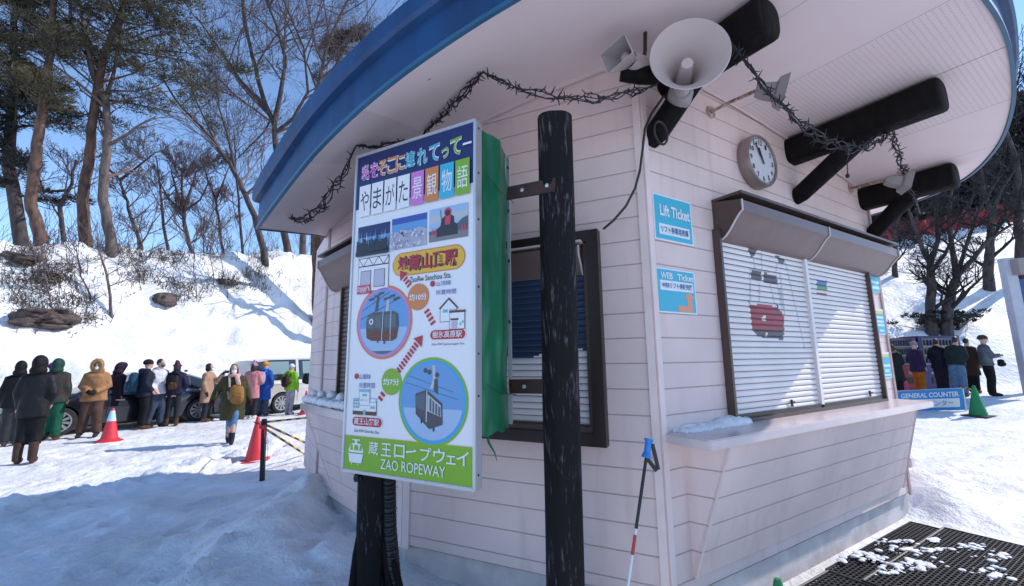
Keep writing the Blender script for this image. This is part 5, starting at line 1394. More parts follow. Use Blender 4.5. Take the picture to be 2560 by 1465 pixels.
bag(T, (-.03, .26, 1.20), .15, .10, .20, cloth((.36, .32, .48)), 'lavender backpack worn over the long blue coat', cloth((.36, .32, .48)))
P_, T, k = person(stand(722, 1033, 909, 1.58), 2.5, 1.58, 'person in lime green jacket and grey trousers with a white hat', cloth((.22, .48, .025)), cloth((.34, .34, .38)), cloth((.34, .30, .36)), hat='beanie', hatc=cloth((.62, .62, .62), (.45, .45, .45), vs=40), hair='short', arms=('pocket', 'down'), hem=.84, legs=((.10, .0), (-.11, .05)), slim=.85, hood=('down', cloth((.22, .48, .025))))
bag(T, (.04, .24, 1.13), .13, .08, .18, cloth((.035, .012, .014)), 'dark brown backpack worn over the lime green jacket', cloth((.03, .012, .012)))
P_, T, k = person(stand(788, 1026, 898, 1.66), 2.1, 1.66, 'person in olive parka with a grey brown beanie beside the booth', cloth((.05, .055, .035)), cloth((.06, .045, .02)), cloth((.02, .018, .018)), hat='beanie', hatc=cloth((.14, .10, .10)), hair='short', mask=True, arms=('front', 'front'), hem=.62, hood=('down', cloth((.05, .055, .035))), scarf=cloth((.02, .03, .06)))
bag(T, (.06, .30, 1.05), .17, .11, .17, cloth((.012, .012, .014)), 'black shoulder bag worn by the person in olive parka', BK_, None, 'shoulder_bag', True)
# people at the vending machines
def stand_r(xf, yf, yt, H): d = F*H/(yf-yt); p = pt(xf, yf, d); return V((p.x, p.y, ground(p.x, p.y)))
person(stand_r(2248, 988, 858, 1.58), 2.9, 1.58, 'person with dark bobbed hair in black coat at the vending machines', cloth((.010, .012, .014)), BK_, BK_, hair='bob', arms=('front', 'front'), hem=.52, scarf=cloth((.30, .16, .08)))
person(stand_r(2288, 972, 850, 1.70), 2.6, 1.70, 'person with dark cap and orange jacket facing the red machine', cloth((.24, .06, .012)), BK_, BK_, hat='beanie', hatc=BK_, mask=True, arms=('front', 'front'))
person(stand_r(2305, 992, 862, 1.60), 2.3, 1.60, 'person in purple jacket, grey hat and orange trousers', cloth((.030, .014, .055)), cloth((.42, .13, .008)), BOOTB, hat='beanie', hatc=cloth((.26, .25, .27)), mask=True, arms=('pocket', 'down'), hem=.72, legw=1.15)
person(stand_r(2362, 990, 853, 1.66), 2.9, 1.66, 'person all in black facing the blue vending machine', cloth((.010, .008, .018)), cloth((.012, .010, .022)), BK_, hair='short', arms=('front', 'front'), hem=.80, hood=('down', BK_))
person(stand_r(2440, 994, 858, 1.64), 2.7, 1.64, 'person in brown coat half hidden behind dark green jacket', cloth((.045, .026, .016)), BK_, BOOTB, hair='short', arms=('front', 'down'), hem=.55)
person(stand_r(2405, 1000, 852, 1.72), 2.75, 1.72, 'person stooping in dark green jacket and pale blue jeans', cloth((.012, .022, .020)), cloth((.10, .17, .26)), BOOTB, hair='short', arms=('front', 'front'), hem=.92, lean=(0, -.25), legs=((.13, 0), (-.13, 0)), bulk=1.12, legw=1.1)
P_, T, k = person(stand_r(2482, 988, 838, 1.72), 1.75, 1.72, 'person in grey jacket and black trousers standing beyond the green cone', cloth((.11, .12, .14)), BK_, cloth((.02, .015, .012)), hair='short', mask=True, arms=('fold', 'fold'), hem=.86, hat='beanie', hatc=cloth((.06, .04, .04)), headturn=.2)
bag(T, (.05, -.28, .93), .10, .07, .09, BK_, 'black camera bag held by the person in grey jacket', BK_, None, 'camera_bag', False, cat='bag')
bag(T, (.16, .05, 1.0), .05, .10, .07, cloth((.13, .04, .02)), 'brown waist pouch on the person in grey jacket', None, None, 'waist_pouch', False, cat='bag')

# ------------------------------------------------------------------ cars
K['tyre'] = mat('tyre', (.014, .014, .015), .8); K['rim'] = mat('alloy_rim', (.50, .51, .54), .3, metal=.7); K['glass'] = mat('car_glass', (.015, .022, .024), .08, spec=.8)
K['glass_lt'] = mat('car_glass_clear', (.20, .27, .27), .1, spec=.7); K['chrome'] = mat('chrome', (.62, .62, .64), .2, metal=.9); K['paint_dk'] = mat('navy_car_paint', (.006, .007, .016), .25, coat=.8, var=.2, vscale=3, col2=(.010, .010, .018)); K['paint_wh'] = mat('pearl_car_paint', (.52, .50, .49), .3, coat=.7); K['lampred'] = mat('tail_lamp', (.35, .01, .01), .2)
K['sill'] = mat('road_grime', (.05, .05, .055), .8)
def car(name, label, cat, origin, heading, paint, sec, gh, wheels, wr, glassfn, belt, W, extras):
    """sec: (x, sill, top) lower body stations; gh: (x, roof, half width top) cabin stations; x forward"""
    hd = heading; lt = V((-hd.y, hd.x, 0))
    def T(x, y, z): return origin+hd*x+lt*y+Z3*z
    root = empty(name, origin, label, cat)
    xs0, xs1 = sec[0][0], sec[-1][0]; N_ = 84
    mb = MB(); rows = []
    for i in range(N_+1):
        x = lerp(xs0, xs1, i/N_); top = interp(x, [s[0] for s in sec], [s[2] for s in sec]); sill = interp(x, [s[0] for s in sec], [s[1] for s in sec])
        e = min((x-xs0), (xs1-x)); wf = W/2*(1-.16*(1-sm(e, 0, .55))**2-.0)
        for wx in wheels:
            dd = wr*1.13
            if abs(x-wx) < dd: sill = max(sill, math.sqrt(dd*dd-(x-wx)**2)+wr*.98)
        bz = min(belt(x), top)
        zs = [sill, lerp(sill, bz, .25), lerp(sill, bz, .5), lerp(sill, bz, .75), bz-.015]
        half = [(wf*(.975 if j == 0 else 1.0-.02*abs(j-2.2)), z) for j, z in enumerate(zs)]
        half += [(wf*.945, bz+.01), (wf*.80, lerp(bz, top, .6)+.01), (wf*.45, top), (0, top+.012)]
        rows.append([(y, z, x) for y, z in half]+[(-y, z, x) for y, z in half[-2::-1]])
    m_ = len(rows[0])
    for r in rows: mb.v += [tuple(T(x, y, z)) for y, z, x in r]
    for i in range(N_):
        for j in range(m_-1): mb.f.append((i*m_+j, (i+1)*m_+j, (i+1)*m_+j+1, i*m_+j+1)); mb.m.append(0)
    for i in (0, N_): mb.f.append(tuple(i*m_+j for j in range(m_))); mb.m.append(0)
    body = mb.build('body', [paint], root, smooth=38)
    mb = MB(); N2 = 90; g0, g1 = gh[0][0], gh[-1][0]; rows = []
    for i in range(N2+1):
        x = lerp(g0, g1, i/N2); rf = interp(x, [s[0] for s in gh], [s[1] for s in gh]); b = belt(x)-.01
        wb = W/2*.945; wt = W/2*interp(x, [s[0] for s in gh], [s[2] for s in gh])
        half = [(lerp(wb, wt, t), lerp(b, rf-.05, t)) for t in (0, .08, .2, .35, .5, .65, .8, .92, 1)]+[(wt*.93, rf-.012), (wt*.6, rf+.006), (0, rf+.012)]
        rows.append([(y, z, x) for y, z in half]+[(-y, z, x) for y, z in half[-2::-1]])
    m_ = len(rows[0])
    for r in rows: mb.v += [tuple(T(x, y, z)) for y, z, x in r]
    for i in range(N2):
        xm = lerp(g0, g1, (i+.5)/N2)
        for j in range(m_-1):
            jj = j if j < (m_-1)/2 else m_-2-j
            mb.f.append((i*m_+j, (i+1)*m_+j, (i+1)*m_+j+1, i*m_+j+1)); mb.m.append(glassfn(xm, jj, rows[i]))
    for i in (0, N2): mb.f.append(tuple(i*m_+j for j in range(m_))); mb.m.append(0)
    mb.build('cabin', [paint, K['glass'], K['chrome'], K['glass_lt']], root, smooth=30)
    mb = MB(); mb.box(T((xs0+xs1)/2, 0, .30), hd*((xs1-xs0)/2-.12), lt*(W/2-.10), Z3*.14); mb.build('underbody', K['rubber'], root)
    for wx in wheels:
        for s in (1, -1):
            c = T(wx, s*(W/2-.02), wr); ax = lt*s
            mb = MB(); mb.lathe([(wr*.68, -.18), (wr*.92, -.19), (wr, -.15), (wr, -.03), (wr*.93, .005), (wr*.72, .01), (wr*.68, -.02)], c, ax, 36, cap=False); w_ = mb.build('wheel', K['tyre'], root, smooth=40)
            mb = MB(); mb.lathe([(wr*.70, -.06), (wr*.70, -.005), (wr*.63, -.01), (wr*.60, -.06), (.001, -.08)], c, ax, 36, 1, False); mb.lathe([(wr*.16, -.05), (wr*.15, -.008), (.001, -.002)], c, ax, 20, 0, False)
            mb.lathe([(wr*.705, -.01), (wr*.705, .004), (wr*.62, .0), (wr*.62, -.02)], c, ax, 36, 0, False)
            e1 = hd; e2 = Z3
            for q in range(10):
                a = 2*math.pi*q/10+.2; d = e1*math.cos(a)+e2*math.sin(a); t = -e1*math.sin(a)+e2*math.cos(a)
                mb.add([c+d*wr*.12+t*wr*.05-ax*.012, c+d*wr*.12-t*wr*.05-ax*.012, c+d*wr*.64-t*wr*.10-ax*.010, c+d*wr*.64+t*wr*.10-ax*.010, c+d*wr*.12+t*wr*.05-ax*.04, c+d*wr*.12-t*wr*.05-ax*.04, c+d*wr*.64-t*wr*.10-ax*.04, c+d*wr*.64+t*wr*.10-ax*.04], [(0, 1, 2, 3), (0, 4, 5, 1), (3, 2, 6, 7), (1, 5, 6, 2), (0, 3, 7, 4)], 0)
            mb.build('rim', [K['rim'], K['rubber']], w_, smooth=30)
    extras(T, root)
    return root
Hd = -CD
w1, w2 = base_at(160, 1072), base_at(460, 1042)
ctr = CAR0+CD*(1.42)
def sed_belt(x): return .88+.02*math.sin(x)-(.05 if x > 1.2 else 0)
def sed_glass(x, j, r):
    if x > .30 and j >= 1: return 1          # windscreen
    if x < -1.62 and j >= 1: return 1 if j > 2 else 0
    if j in (1, 8) and -1.7 < x < .7: return 2
    if 1 < j < 8:
        for a in (-.52,):
            if a-.05 < x < a+.05: return 0
        if -1.18-.03 < x < -1.18+.03: return 0
        if .0 < x < .28: return 3
        return 1
    return 0
def sed_extra(T, root):
    for s in (1, -1):
        mb = MB(); mb.ell(T(.62, s*1.0, .98), .10, .09, .07, 14, 8); mb.build('wing_mirror', K['paint_dk'], root, smooth=60)
        for x in (-.35, .62):
            mb = MB(); mb.tube([T(x-.35, s*.918, .76), T(x-.16, s*.918, .77)], .014, 6); mb.build('door_handle', K['chrome'], root)
        mb = MB(); mb.box(T(2.30, s*.62, .66), Hd*.09, V((-Hd.y, Hd.x, 0))*.18, Z3*.06); mb.build('headlight', K['glass_lt'], root, bevel=.02)
        mb = MB(); mb.box(T(-2.42, s*.60, .78), Hd*.06, V((-Hd.y, Hd.x, 0))*.2, Z3*.05); mb.build('tail_light', K['lampred'], root, bevel=.02)
    mb = MB()
    for x in (-.52, .60, -1.45):
        for s in (1, -1): mb.tube([T(x, s*.925, .36), T(x-.03, s*.925, .82)], .004, 4)
    mb.build('door_gap', K['rubber'], root)
    mb = MB(); mb.box(T(-1.30, 0, 1.44), Hd*.04, V((-Hd.y, Hd.x, 0))*.03, Z3*.03); mb.build('roof_aerial', K['paint_dk'], root, bevel=.01)
z_ = ground(ctr.x, ctr.y)
car('sedan', 'dark navy saloon car parked along the snow bank behind the queue', 'car', V((ctr.x, ctr.y, -.11)), Hd, K['paint_dk'],
    [(-2.46, .38, .80), (-2.42, .28, .95), (-2.2, .24, 1.0), (-1.6, .22, 1.0), (.6, .22, .98), (1.3, .22, .92), (2.0, .22, .80), (2.35, .24, .68), (2.45, .34, .55)],
    [(-2.0, .98, .80), (-1.75, 1.15, .74), (-1.2, 1.36, .68), (-.6, 1.43, .66), (0, 1.43, .66), (.35, 1.36, .68), (.8, 1.16, .76), (1.28, .90, .84)], (1.42, -1.43), .335, sed_glass, sed_belt, 1.84, sed_extra)
def van_belt(x): return 1.02-.03*sm(x, .5, 2.2)
def van_glass(x, j, r):
    if x > 1.15 and j >= 1: return 1
    if x < -2.2: return 1 if 1 < j < 9 else 0
    if j == 1: return 1
    if 1 < j < 8:
        if .52 < x < .60 or -.95 < x < -.88: return 0
        return 3 if (.60 < x < 1.05 or -.7 < x < .45 or -1.95 < x < -1.2) and 2 < j < 7 else 1
    return 0
def van_extra(T, root):
    lt = V((-CD.y, CD.x, 0)); 
    for s in (1, -1):
        mb = MB(); mb.box(T(-2.30, s*.80, .98), CD*.07, lt*.10, Z3*.22); mb.build('tail_light', K['lampred'], root, bevel=.02)
        mb = MB(); mb.box(T(2.22, s*.66, .72), CD*.08, lt*.17, Z3*.07); mb.build('headlight', K['glass_lt'], root, bevel=.02)
        mb = MB(); mb.ell(T(1.25, s*1.03, 1.12), .10, .10, .09, 14, 8); mb.build('wing_mirror', K['paint_wh'], root, smooth=60)
        mb = MB(); mb.tube([T(.15, s*.925, .92), T(.38, s*.925, .92)], .016, 6); mb.build('door_handle', K['chrome'], root)
    mb = MB()
    for x in (.56, -.92):
        for s in (1, -1): mb.tube([T(x, s*.932, .36), T(x, s*.932, .98)], .004, 4)
    for s in (1, -1): mb.tube([T(-2.1, s*.932, .93), T(.56, s*.93, .93)], .004, 4)
    mb.build('door_gap', K['rubber'], root)
vc = pt(668, 1026, 14.4); vo = V((vc.x, vc.y, 0))+CD*1.42
car('minivan', 'pearl white minivan parked behind the navy saloon car', 'van', V((vo.x, vo.y, -.10)), CD, K['paint_wh'],
    [(-2.36, .42, .90), (-2.33, .30, 1.02), (-1.6, .24, 1.04), (1.0, .24, 1.02), (1.6, .24, .98), (2.1, .26, .86), (2.32, .36, .66)],
    [(-2.34, 1.55, .80), (-2.25, 1.70, .80), (-1.8, 1.78, .79), (0, 1.80, .78), (.8, 1.76, .78), (1.3, 1.50, .80), (1.95, 1.02, .86)], (1.42, -1.42), .33, van_glass, van_belt, 1.86, van_extra)
# ------------------------------------------------------------------ trees, saplings and rocks of the left bank
def bark(name, c, c2, sc=7):
    return mat(name, c, .85, var=.5, vscale=sc, col2=c2, bump=.8, bscale=14, stretch=(1, 1, .3))
K['bark_pine'] = bark('pine_bark', (.135, .075, .055), (.05, .028, .025)); K['bark_grey'] = bark('grey_bark', (.15, .115, .105), (.07, .05, .05))
K['bark_dark'] = bark('dark_bark', (.085, .062, .06), (.035, .026, .028)); K['twig'] = mat('twigs', (.15, .10, .10), .8, var=.4, vscale=2); K['twig_dk'] = mat('dark_twigs', (.022, .016, .018), .85)
def leafmat(name, c, c2):
    return mat(name, c, .6, var=.6, vscale=1.1, col2=c2, detail=5)
K['needle'] = leafmat('pine_needles', (.080, .066, .026), (.028, .030, .018)); K['needle_br'] = leafmat('brown_needles', (.085, .060, .032), (.035, .030, .018)); K['needle_dk'] = leafmat('dark_needles', (.018, .022, .016), (.008, .010, .010))
K['leaf_br'] = mat('withered_leaves', (.16, .12, .03), .7, var=.5, vscale=6, col2=(.06, .05, .02))
def plan_q(x, q):
    """point of the left bank seen in pixel column x, q metres behind the parked cars"""
    d = rayd(x, 880); d = V((d.x, d.y, 0)); t = (q+CAR0.dot(CN))/d.dot(CN); p = d*t; return V((p.x, p.y, ground(p.x, p.y)))
def trunk_path(base, pix, dep):
    return [base]+[pt(x, y, dep) for x, y in pix]
def grow(mb, p, d, L_, r, lev, R, up=.25, spread=.7, kids=(5, 5, 4, 3), segs=5, wob=.12, minr=.008, out=None):
    pts = [p]; rad = [r]; dd = V(d).normalized(); n = max(2, segs-lev)
    for i in range(n):
        dd = (dd+V((R.gauss(0, wob), R.gauss(0, wob), R.gauss(0, wob)*.7+up*.12))).normalized()
        pts.append(pts[-1]+dd*(L_/n)); rad.append(max(minr, r*(1-.72*(i+1)/n)))
    mb.tube(pts, rad, 7 if lev < 1 else (5 if lev == 1 else 3), False)
    if out is not None and lev >= 2: out.append((pts[-1], dd))
    if lev >= len(kids): return
    nk = kids[lev]
    for k in range(nk):
        t = .22+.76*(k+R.random())/nk; i = min(n-1, int(t*n)); q = pts[i].lerp(pts[i+1], t*n-i)
        ax = dd.orthogonal().normalized(); ax.rotate(Matrix.Rotation(R.random()*6.283, 3, dd))
        nd = (dd*(1-.35*spread)+ax*spread*(.6+.6*R.random())+Z3*up*.35).normalized()
        grow(mb, q, nd, L_*(.72-.30*t)*(.75+.5*R.random()), max(minr, lerp(rad[i], rad[i+1], t*n-i)*.62), lev+1, R, up, spread, kids, segs, wob, minr, out)
def bare_tree(base, pix, dep, r0, label, seed, limbs, barkm, twigm, name='bare_tree', tops=None, kids=(5, 5, 4), spread=.75, up=.30, group=None, rr=.35):
    """bare tree: trunk follows measured points, limbs grow from it"""
    R = random.Random(seed); root = empty(name, base, label, 'tree', group or 'trees on the snowy bank')
    P = trunk_path(base, pix, dep); n = len(P)
    mb = MB(); Q = []; rad = []
    for i in range(n-1):
        for t in (0, .25, .5, .75):
            Q.append(P[i].lerp(P[i+1], t)+V((R.gauss(0, .02), R.gauss(0, .02), 0))); rad.append(r0*(1.0-(1-rr)*((i+t)/(n-1)))*(1.25 if i+t < .1 else 1))
    Q.append(P[-1]); rad.append(r0*rr); Q[0] = Q[0]-Z3*.4
    mb.tube(Q, rad, 12, False); 
    for (a, pts, r) in (tops or []):
        S = [Q[int(a*(len(Q)-1))]]+[pt(x, y, dep+dz) for x, y, dz in pts]; mb.tube(S, [lerp(r, r*.35, i/(len(S)-1)) for i in range(len(S))], 9, False)
    mb.build('trunk', barkm, root, smooth=70)
    mb = MB(); H = (P[-1]-P[0]).length
    HT = max([H]+[(pt(p_[-1][0], p_[-1][1], dep+p_[-1][2])-P[0]).length*.85 for a_, p_, r_ in (tops or [])]); hs_ = max(1.0, min(1.9, .62*HT/H))
    for k in range(limbs):
        t = .25+.75*(k+R.random())/limbs; i = min(len(Q)-2, int(t*(len(Q)-1))); q = Q[i]
        a = R.random()*6.283; nd = V((math.cos(a), math.sin(a)*.8, .55+.5*R.random()))
        grow(mb, q, nd, H*hs_*(.55-.28*t)*(.7+.5*R.random()), rad[i]*.5, 0, R, up, spread, kids)
    for (a, pts, r) in (tops or []):
        S = [pt(x, y, dep+dz) for x, y, dz in pts]
        for j in range(len(S)-1):
            for q_ in range(3):
                q = S[j].lerp(S[j+1], R.random()); ang = R.random()*6.283; grow(mb, q, V((math.cos(ang), math.sin(ang), .7)), max(H*.22, HT*.24)*(.6+.6*R.random()), r*.4, 0, R, up, spread, kids)
    mb.build('crown', twigm, root, smooth=70)
    return root
def clump(mb, c, rad, R, n, ln=.17, w=.016, flat=.34, mi=0):
    for i in range(n):
        a = R.random()*6.283; z = R.uniform(-1, 1); rr = rad*R.random()**.5
        o = c+V((rr*math.cos(a), rr*math.sin(a), z*rad*flat*R.random()))
        d = (V((math.cos(a), math.sin(a), .35+.5*R.random()))+V((R.gauss(0, .5), R.gauss(0, .5), R.gauss(0, .3)))).normalized()
        t = d.cross(V((R.gauss(0, 1), R.gauss(0, 1), R.gauss(0, 1))))
        if t.length < 1e-4: continue
        t.normalize(); b = len(mb.v)
        mb.v += [tuple(o-t*w), tuple(o+t*w), tuple(o+d*ln+t*w*.4), tuple(o+d*ln-t*w*.4)]; mb.f.append((b, b+1, b+2, b+3)); mb.m.append(mi)
def pine(base, pix, dep, r0, label, seed, t0, limbs, reach, m, trunkm, ncl=6, top=None, dens=70, crown_r=.55, side=None):
    R = random.Random(seed); root = empty('pine_tree', base, label, 'tree', 'trees on the snowy bank')
    P = trunk_path(base, pix, dep); Q = []; rad = []; n = len(P)
    for i in range(n-1):
        for t in (0, .2, .4, .6, .8): Q.append(P[i].lerp(P[i+1], t)+V((R.gauss(0, .015), R.gauss(0, .015), 0))); rad.append(r0*(1-.72*((i+t)/(n-1))))
    Q.append(P[-1]); rad.append(r0*.25); Q[0] = Q[0]-Z3*.4
    mb = MB(); mb.tube(Q, rad, 14, False); mb.build('trunk', trunkm, root, smooth=70)
    mb = MB(); nb = MB(); H = (P[-1]-P[0]).length
    for k in range(limbs):
        t = t0+(1-t0)*(k+R.random())/limbs; i = min(len(Q)-2, int(t*(len(Q)-1))); q = Q[i].lerp(Q[i+1], t*(len(Q)-1)-i)
        a = R.random()*6.283
        if side is not None and R.random() < .35: a = side+R.gauss(0, .5)
        L_ = reach*(1.05-.55*((t-t0)/(1-t0)))*(.55+.7*R.random())*(.75 if t < t0+.12 else 1)
        d = V((math.cos(a), math.sin(a), .10+.25*R.random())); pts = [q]; rr = [rad[i]*.34]
        for s in range(5):
            d = (d+V((R.gauss(0, .15), R.gauss(0, .15), R.gauss(.03, .12)))).normalized(); pts.append(pts[-1]+d*L_/5); rr.append(max(.008, rr[0]*(1-.17*(s+1))))
        mb.tube(pts, rr, 5, False)
        for c in range(ncl):
            u = .35+.65*R.random(); j = min(4, int(u*5)); c0 = pts[j].lerp(pts[j+1], u*5-j); sd = V((R.gauss(0, .35), R.gauss(0, .35), R.gauss(.08, .15)))*L_*.35
            c1 = c0+sd; mb.tube([c0, c1], [.012, .006], 3, False); clump(nb, c1, crown_r*(.55+.6*R.random()), R, int(dens*1.5*(.6+.7*R.random())))
        clump(nb, pts[-1], crown_r*.8, R, dens)
    if top:
        for j in range(10): clump(nb, Q[-1]+V((R.gauss(0, .8), R.gauss(0, .8), R.gauss(.2, .6))), crown_r, R, dens)
    b_ = mb.build('limbs', trunkm, root, smooth=70); nb.build('crown', m, root)
    return root
b = plan_q(62, 8.4); dp = (b-EYEP).dot(FW)
pine(b, [(75, 500), (98, 330), (112, 230), (128, 90), (140, -60), (150, -160)], dp, .20, 'leftmost pine with a straight dark red trunk leaning right', 11, .38, 34, 2.6, K['needle'], K['bark_pine'], 5, True, 62, side=math.pi)
b = plan_q(183, 9.0); dp = (b-EYEP).dot(FW)
pine(b, [(205, 500), (224, 400), (232, 300), (258, 140), (300, 40), (330, -80), (345, -170)], dp, .215, 'tall pine with a pale orange trunk and wide green crown', 23, .45, 46, 4.8, K['needle'], K['bark_pine'], 6, True, 80, side=.2)
b = plan_q(20, 11.0); dp = (b-EYEP).dot(FW)
pine(b, [(22, 420), (30, 250), (34, 100), (40, -100)], dp, .24, 'dark dense evergreen at the far left behind the pines', 31, .16, 36, 2.6, K['needle_dk'], K['bark_dark'], 7, True, 95)
b = plan_q(775, 15); dp = (b-EYEP).dot(FW)
pine(b, [(790, 400), (815, 250), (850, 140), (880, 80)], dp, .30, 'brownish evergreen half hidden by the blue roof edge', 47, .55, 26, 2.2, K['needle_br'], K['bark_dark'], 6, True, 90)
# broadleaf trees without leaves
b = plan_q(252, 8.1); dp = (b-EYEP).dot(FW)
bare_tree(b, [(256, 500), (264, 400), (270, 330), (262, 250), (232, 180)], dp, .19, 'bare grey tree with a thick crooked trunk beside the tall pine', 5, 7, K['bark_grey'], K['twig'], kids=(4, 4, 3), rr=.55,
          tops=[(1.0, [(215, 110, 0), (205, 30, .3), (180, -80, .4)], .12), (.98, [(222, 130, -.3), (180, 60, -.5), (168, -60, -.6)], .09), (.80, [(285, 180, .3), (300, 90, .5), (320, -40, .6)], .08)])
b = plan_q(648, 8.0); dp = (b-EYEP).dot(FW)
bare_tree(b, [(636, 540), (606, 470), (575, 410), (520, 335), (450, 265), (402, 190)], dp, .17, 'slender bare tree leaning far left over the snow crest', 17, 7, K['bark_dark'], K['twig'], kids=(5, 4, 4), rr=.22, up=.45,
          tops=[(.42, [(570, 340, .4), (548, 270, .5), (540, 200, .6)], .07), (.6, [(480, 230, .4), (470, 150, .5)], .05)])
b = plan_q(708, 10.5); dp = (b-EYEP).dot(FW)
bare_tree(b, [(700, 520), (692, 400), (686, 310), (660, 250), (630, 140), (612, 60), (600, -60)], dp, .22, 'large bare tree with a forked dark trunk beside the roof', 29, 10, K['bark_dark'], K['twig'], kids=(5, 5, 4), rr=.3, up=.4,
          tops=[(.45, [(700, 240, .3), (715, 150, .5), (690, 60, .5), (640, -60, .6)], .16), (.5, [(600, 200, -.3), (540, 110, -.4), (490, 40, -.5)], .12), (.4, [(730, 300, .2), (770, 230, .5), (760, 120, .6), (700, -20, .6)], .12), (.48, [(660, 330, 0), (590, 400, .2), (560, 330, .4)], .06)])
b = plan_q(745, 12.5); dp = (b-EYEP).dot(FW)
bare_tree(b, [(760, 420), (770, 300), (800, 200), (815, 120), (850, 40), (890, -40)], dp, .22, 'bare tree with upright twigs rising above the blue roof edge', 37, 10, K['bark_grey'], K['twig'], kids=(5, 4, 4), rr=.25, up=.5, tops=[(.6, [(790, 120, .3), (770, 20, .4), (750, -60, .4)], .09)])
b = plan_q(463, 11.5); dp = (b-EYEP).dot(FW)
bare_tree(b, [(462, 560), (458, 530)], dp, .11, 'small round bare tree with fanning reddish twigs on the crest', 41, 9, K['bark_dark'], K['twig'], kids=(5, 5, 4), rr=.7, up=.55, spread=.55, tops=[(1, [(440, 470, 0), (428, 430, .1)], .09), (1, [(475, 480, 0), (490, 430, .1)], .09), (1, [(455, 470, .3), (455, 420, .3)], .08), (1, [(500, 500, -.2), (530, 440, -.2)], .07), (1, [(425, 500, -.2), (395, 450, -.2)], .07)])
b = plan_q(545, 12.5); dp = (b-EYEP).dot(FW)
bare_tree(b, [(545, 540), (540, 500)], dp, .08, 'low bare thicket tree with many thin stems behind the leaning one', 43, 9, K['bark_dark'], K['twig'], kids=(5, 5, 4), rr=.6, up=.5, spread=.6, tops=[(1, [(520, 450, 0), (505, 400, .1)], .06), (1, [(560, 450, 0), (575, 410, .1)], .06)])
b = plan_q(335, 11.0); dp = (b-EYEP).dot(FW)
bare_tree(b, [(320, 520), (300, 450)], dp, .09, 'small bare tree with tangled branches behind the orange pine', 53, 9, K['bark_dark'], K['twig'], kids=(5, 4, 4), rr=.5, up=.3, spread=.8, tops=[(1, [(340, 420, 0), (390, 380, .1)], .07), (1, [(270, 420, 0), (250, 380, .1)], .06)])
b = plan_q(128, 10.8); dp = (b-EYEP).dot(FW)
bare_tree(b, [(150, 520), (178, 460), (190, 400)], dp, .10, 'dark bare tree leaning right between the two left pines', 59, 8, K['bark_dark'], K['twig'], kids=(5, 4, 3), rr=.4, up=.3, tops=[(.6, [(110, 480, 0), (90, 420, .1)], .07)])
b = plan_q(600, 16); dp = (b-EYEP).dot(FW)
bare_tree(b, [(598, 520), (590, 430), (585, 330)], dp, .10, 'distant bare tree far back in the gap of sky', 61, 11, K['bark_dark'], K['twig'], kids=(5, 5, 4), rr=.3, up=.5)
b = plan_q(410, 15); dp = (b-EYEP).dot(FW)
bare_tree(b, [(405, 520), (398, 450), (390, 390)], dp, .09, 'distant bare tree far back beside the small round tree', 67, 10, K['bark_dark'], K['twig'], kids=(5, 5, 4), rr=.3, up=.5)
# trunks just left of the booth
b = plan_q(792, 6.2); dp = (b-EYEP).dot(FW)
bare_tree(b, [(795, 700), (795, 600), (800, 480), (806, 330)], dp, .34, 'thick brown trunk standing right beside the booth awning', 71, 4, K['bark_pine'], K['twig'], kids=(4, 4, 3), rr=.7)
b = plan_q(800, 5.2); dp = (b-EYEP).dot(FW)
bare_tree(b, [(806, 700), (818, 640), (828, 560)], dp, .22, 'leaning brown trunk with exposed roots beside the booth awning', 73, 2, K['bark_pine'], K['twig'], kids=(3, 3), rr=.8)
# saplings
SAP = [(272, 6.3, [(268, 690), (250, 640), (240, 590)], .05, 'forked brown sapling standing in the middle of the bank'), (215, 6.6, [(205, 690), (192, 640), (180, 600)], .03, 'curved thin sapling left of the forked one on the bank'),
       (118, 6.2, [(115, 700), (108, 650), (100, 600)], .022, 'thin upright sapling above the flat boulder'), (520, 7.2, [(525, 640), (530, 600), (528, 560)], .02, 'thin sapling on the bank below the round bare tree'),
       (560, 6.9, [(560, 680), (552, 640), (548, 600)], .018, 'thin sapling on the bank below the leaning tree'), (330, 7.2, [(326, 640), (322, 600), (318, 560)], .02, 'thin sapling on the bank right of the forked one'), (480, 6.8, [(484, 660), (486, 620), (492, 570)], .018, 'thin sapling behind the round boulder')]
for i, (x, q, pix, r, lab) in enumerate(SAP):
    b = plan_q(x, q); dp = (b-EYEP).dot(FW)
    bare_tree(b, pix, dp, r, lab, 80+i, 6, K['bark_grey'], K['twig'], 'sapling', kids=(4, 3), rr=.4, group='saplings on the snowy bank')
# boulders
K['rock'] = mat('brown_rock', (.13, .095, .085), .85, var=.55, vscale=5, col2=(.05, .035, .034), bump=.9, bscale=7)
def boulder(x, y, rx, ry, rz, label, seed, tilt=0):
    c = base_at(x, y)+V((0, 0, rz*.05)); mb = MB(); mb.ell((0, 0, 0), 1, 1, 1, 40, 28)
    for i, v in enumerate(mb.v):
        q = V(v); n_ = 1+.34*noise.fractal(q*1.1+V((seed, 0, 0)), .8, 2.1, 5)+.18*noise.cell(q*1.9+V((seed, 3, 0))); q = q*n_; q = V((math.copysign(abs(q.x)**.85, q.x), q.y, math.copysign(abs(q.z)**.8, q.z)))
        mb.v[i] = (c.x+q.x*rx+q.z*tilt, c.y+q.y*ry, c.z+q.z*rz)
    o = mb.build('boulder', K['rock'], smooth=35, base=c); tag(o, label, 'boulder', 'boulders on the snowy bank')
boulder(412, 752, .44, .5, .34, 'round brown boulder poking out of the snow slope', 3)
boulder(112, 800, .85, .9, .36, 'long flat brown boulder at the left edge of the bank', 7, .2)
boulder(566, 706, .42, .4, .16, 'low dark rock under the leaning sapling', 17)
boulder(50, 650, .6, .5, .22, 'dark rock under brown twigs at the far left', 21)
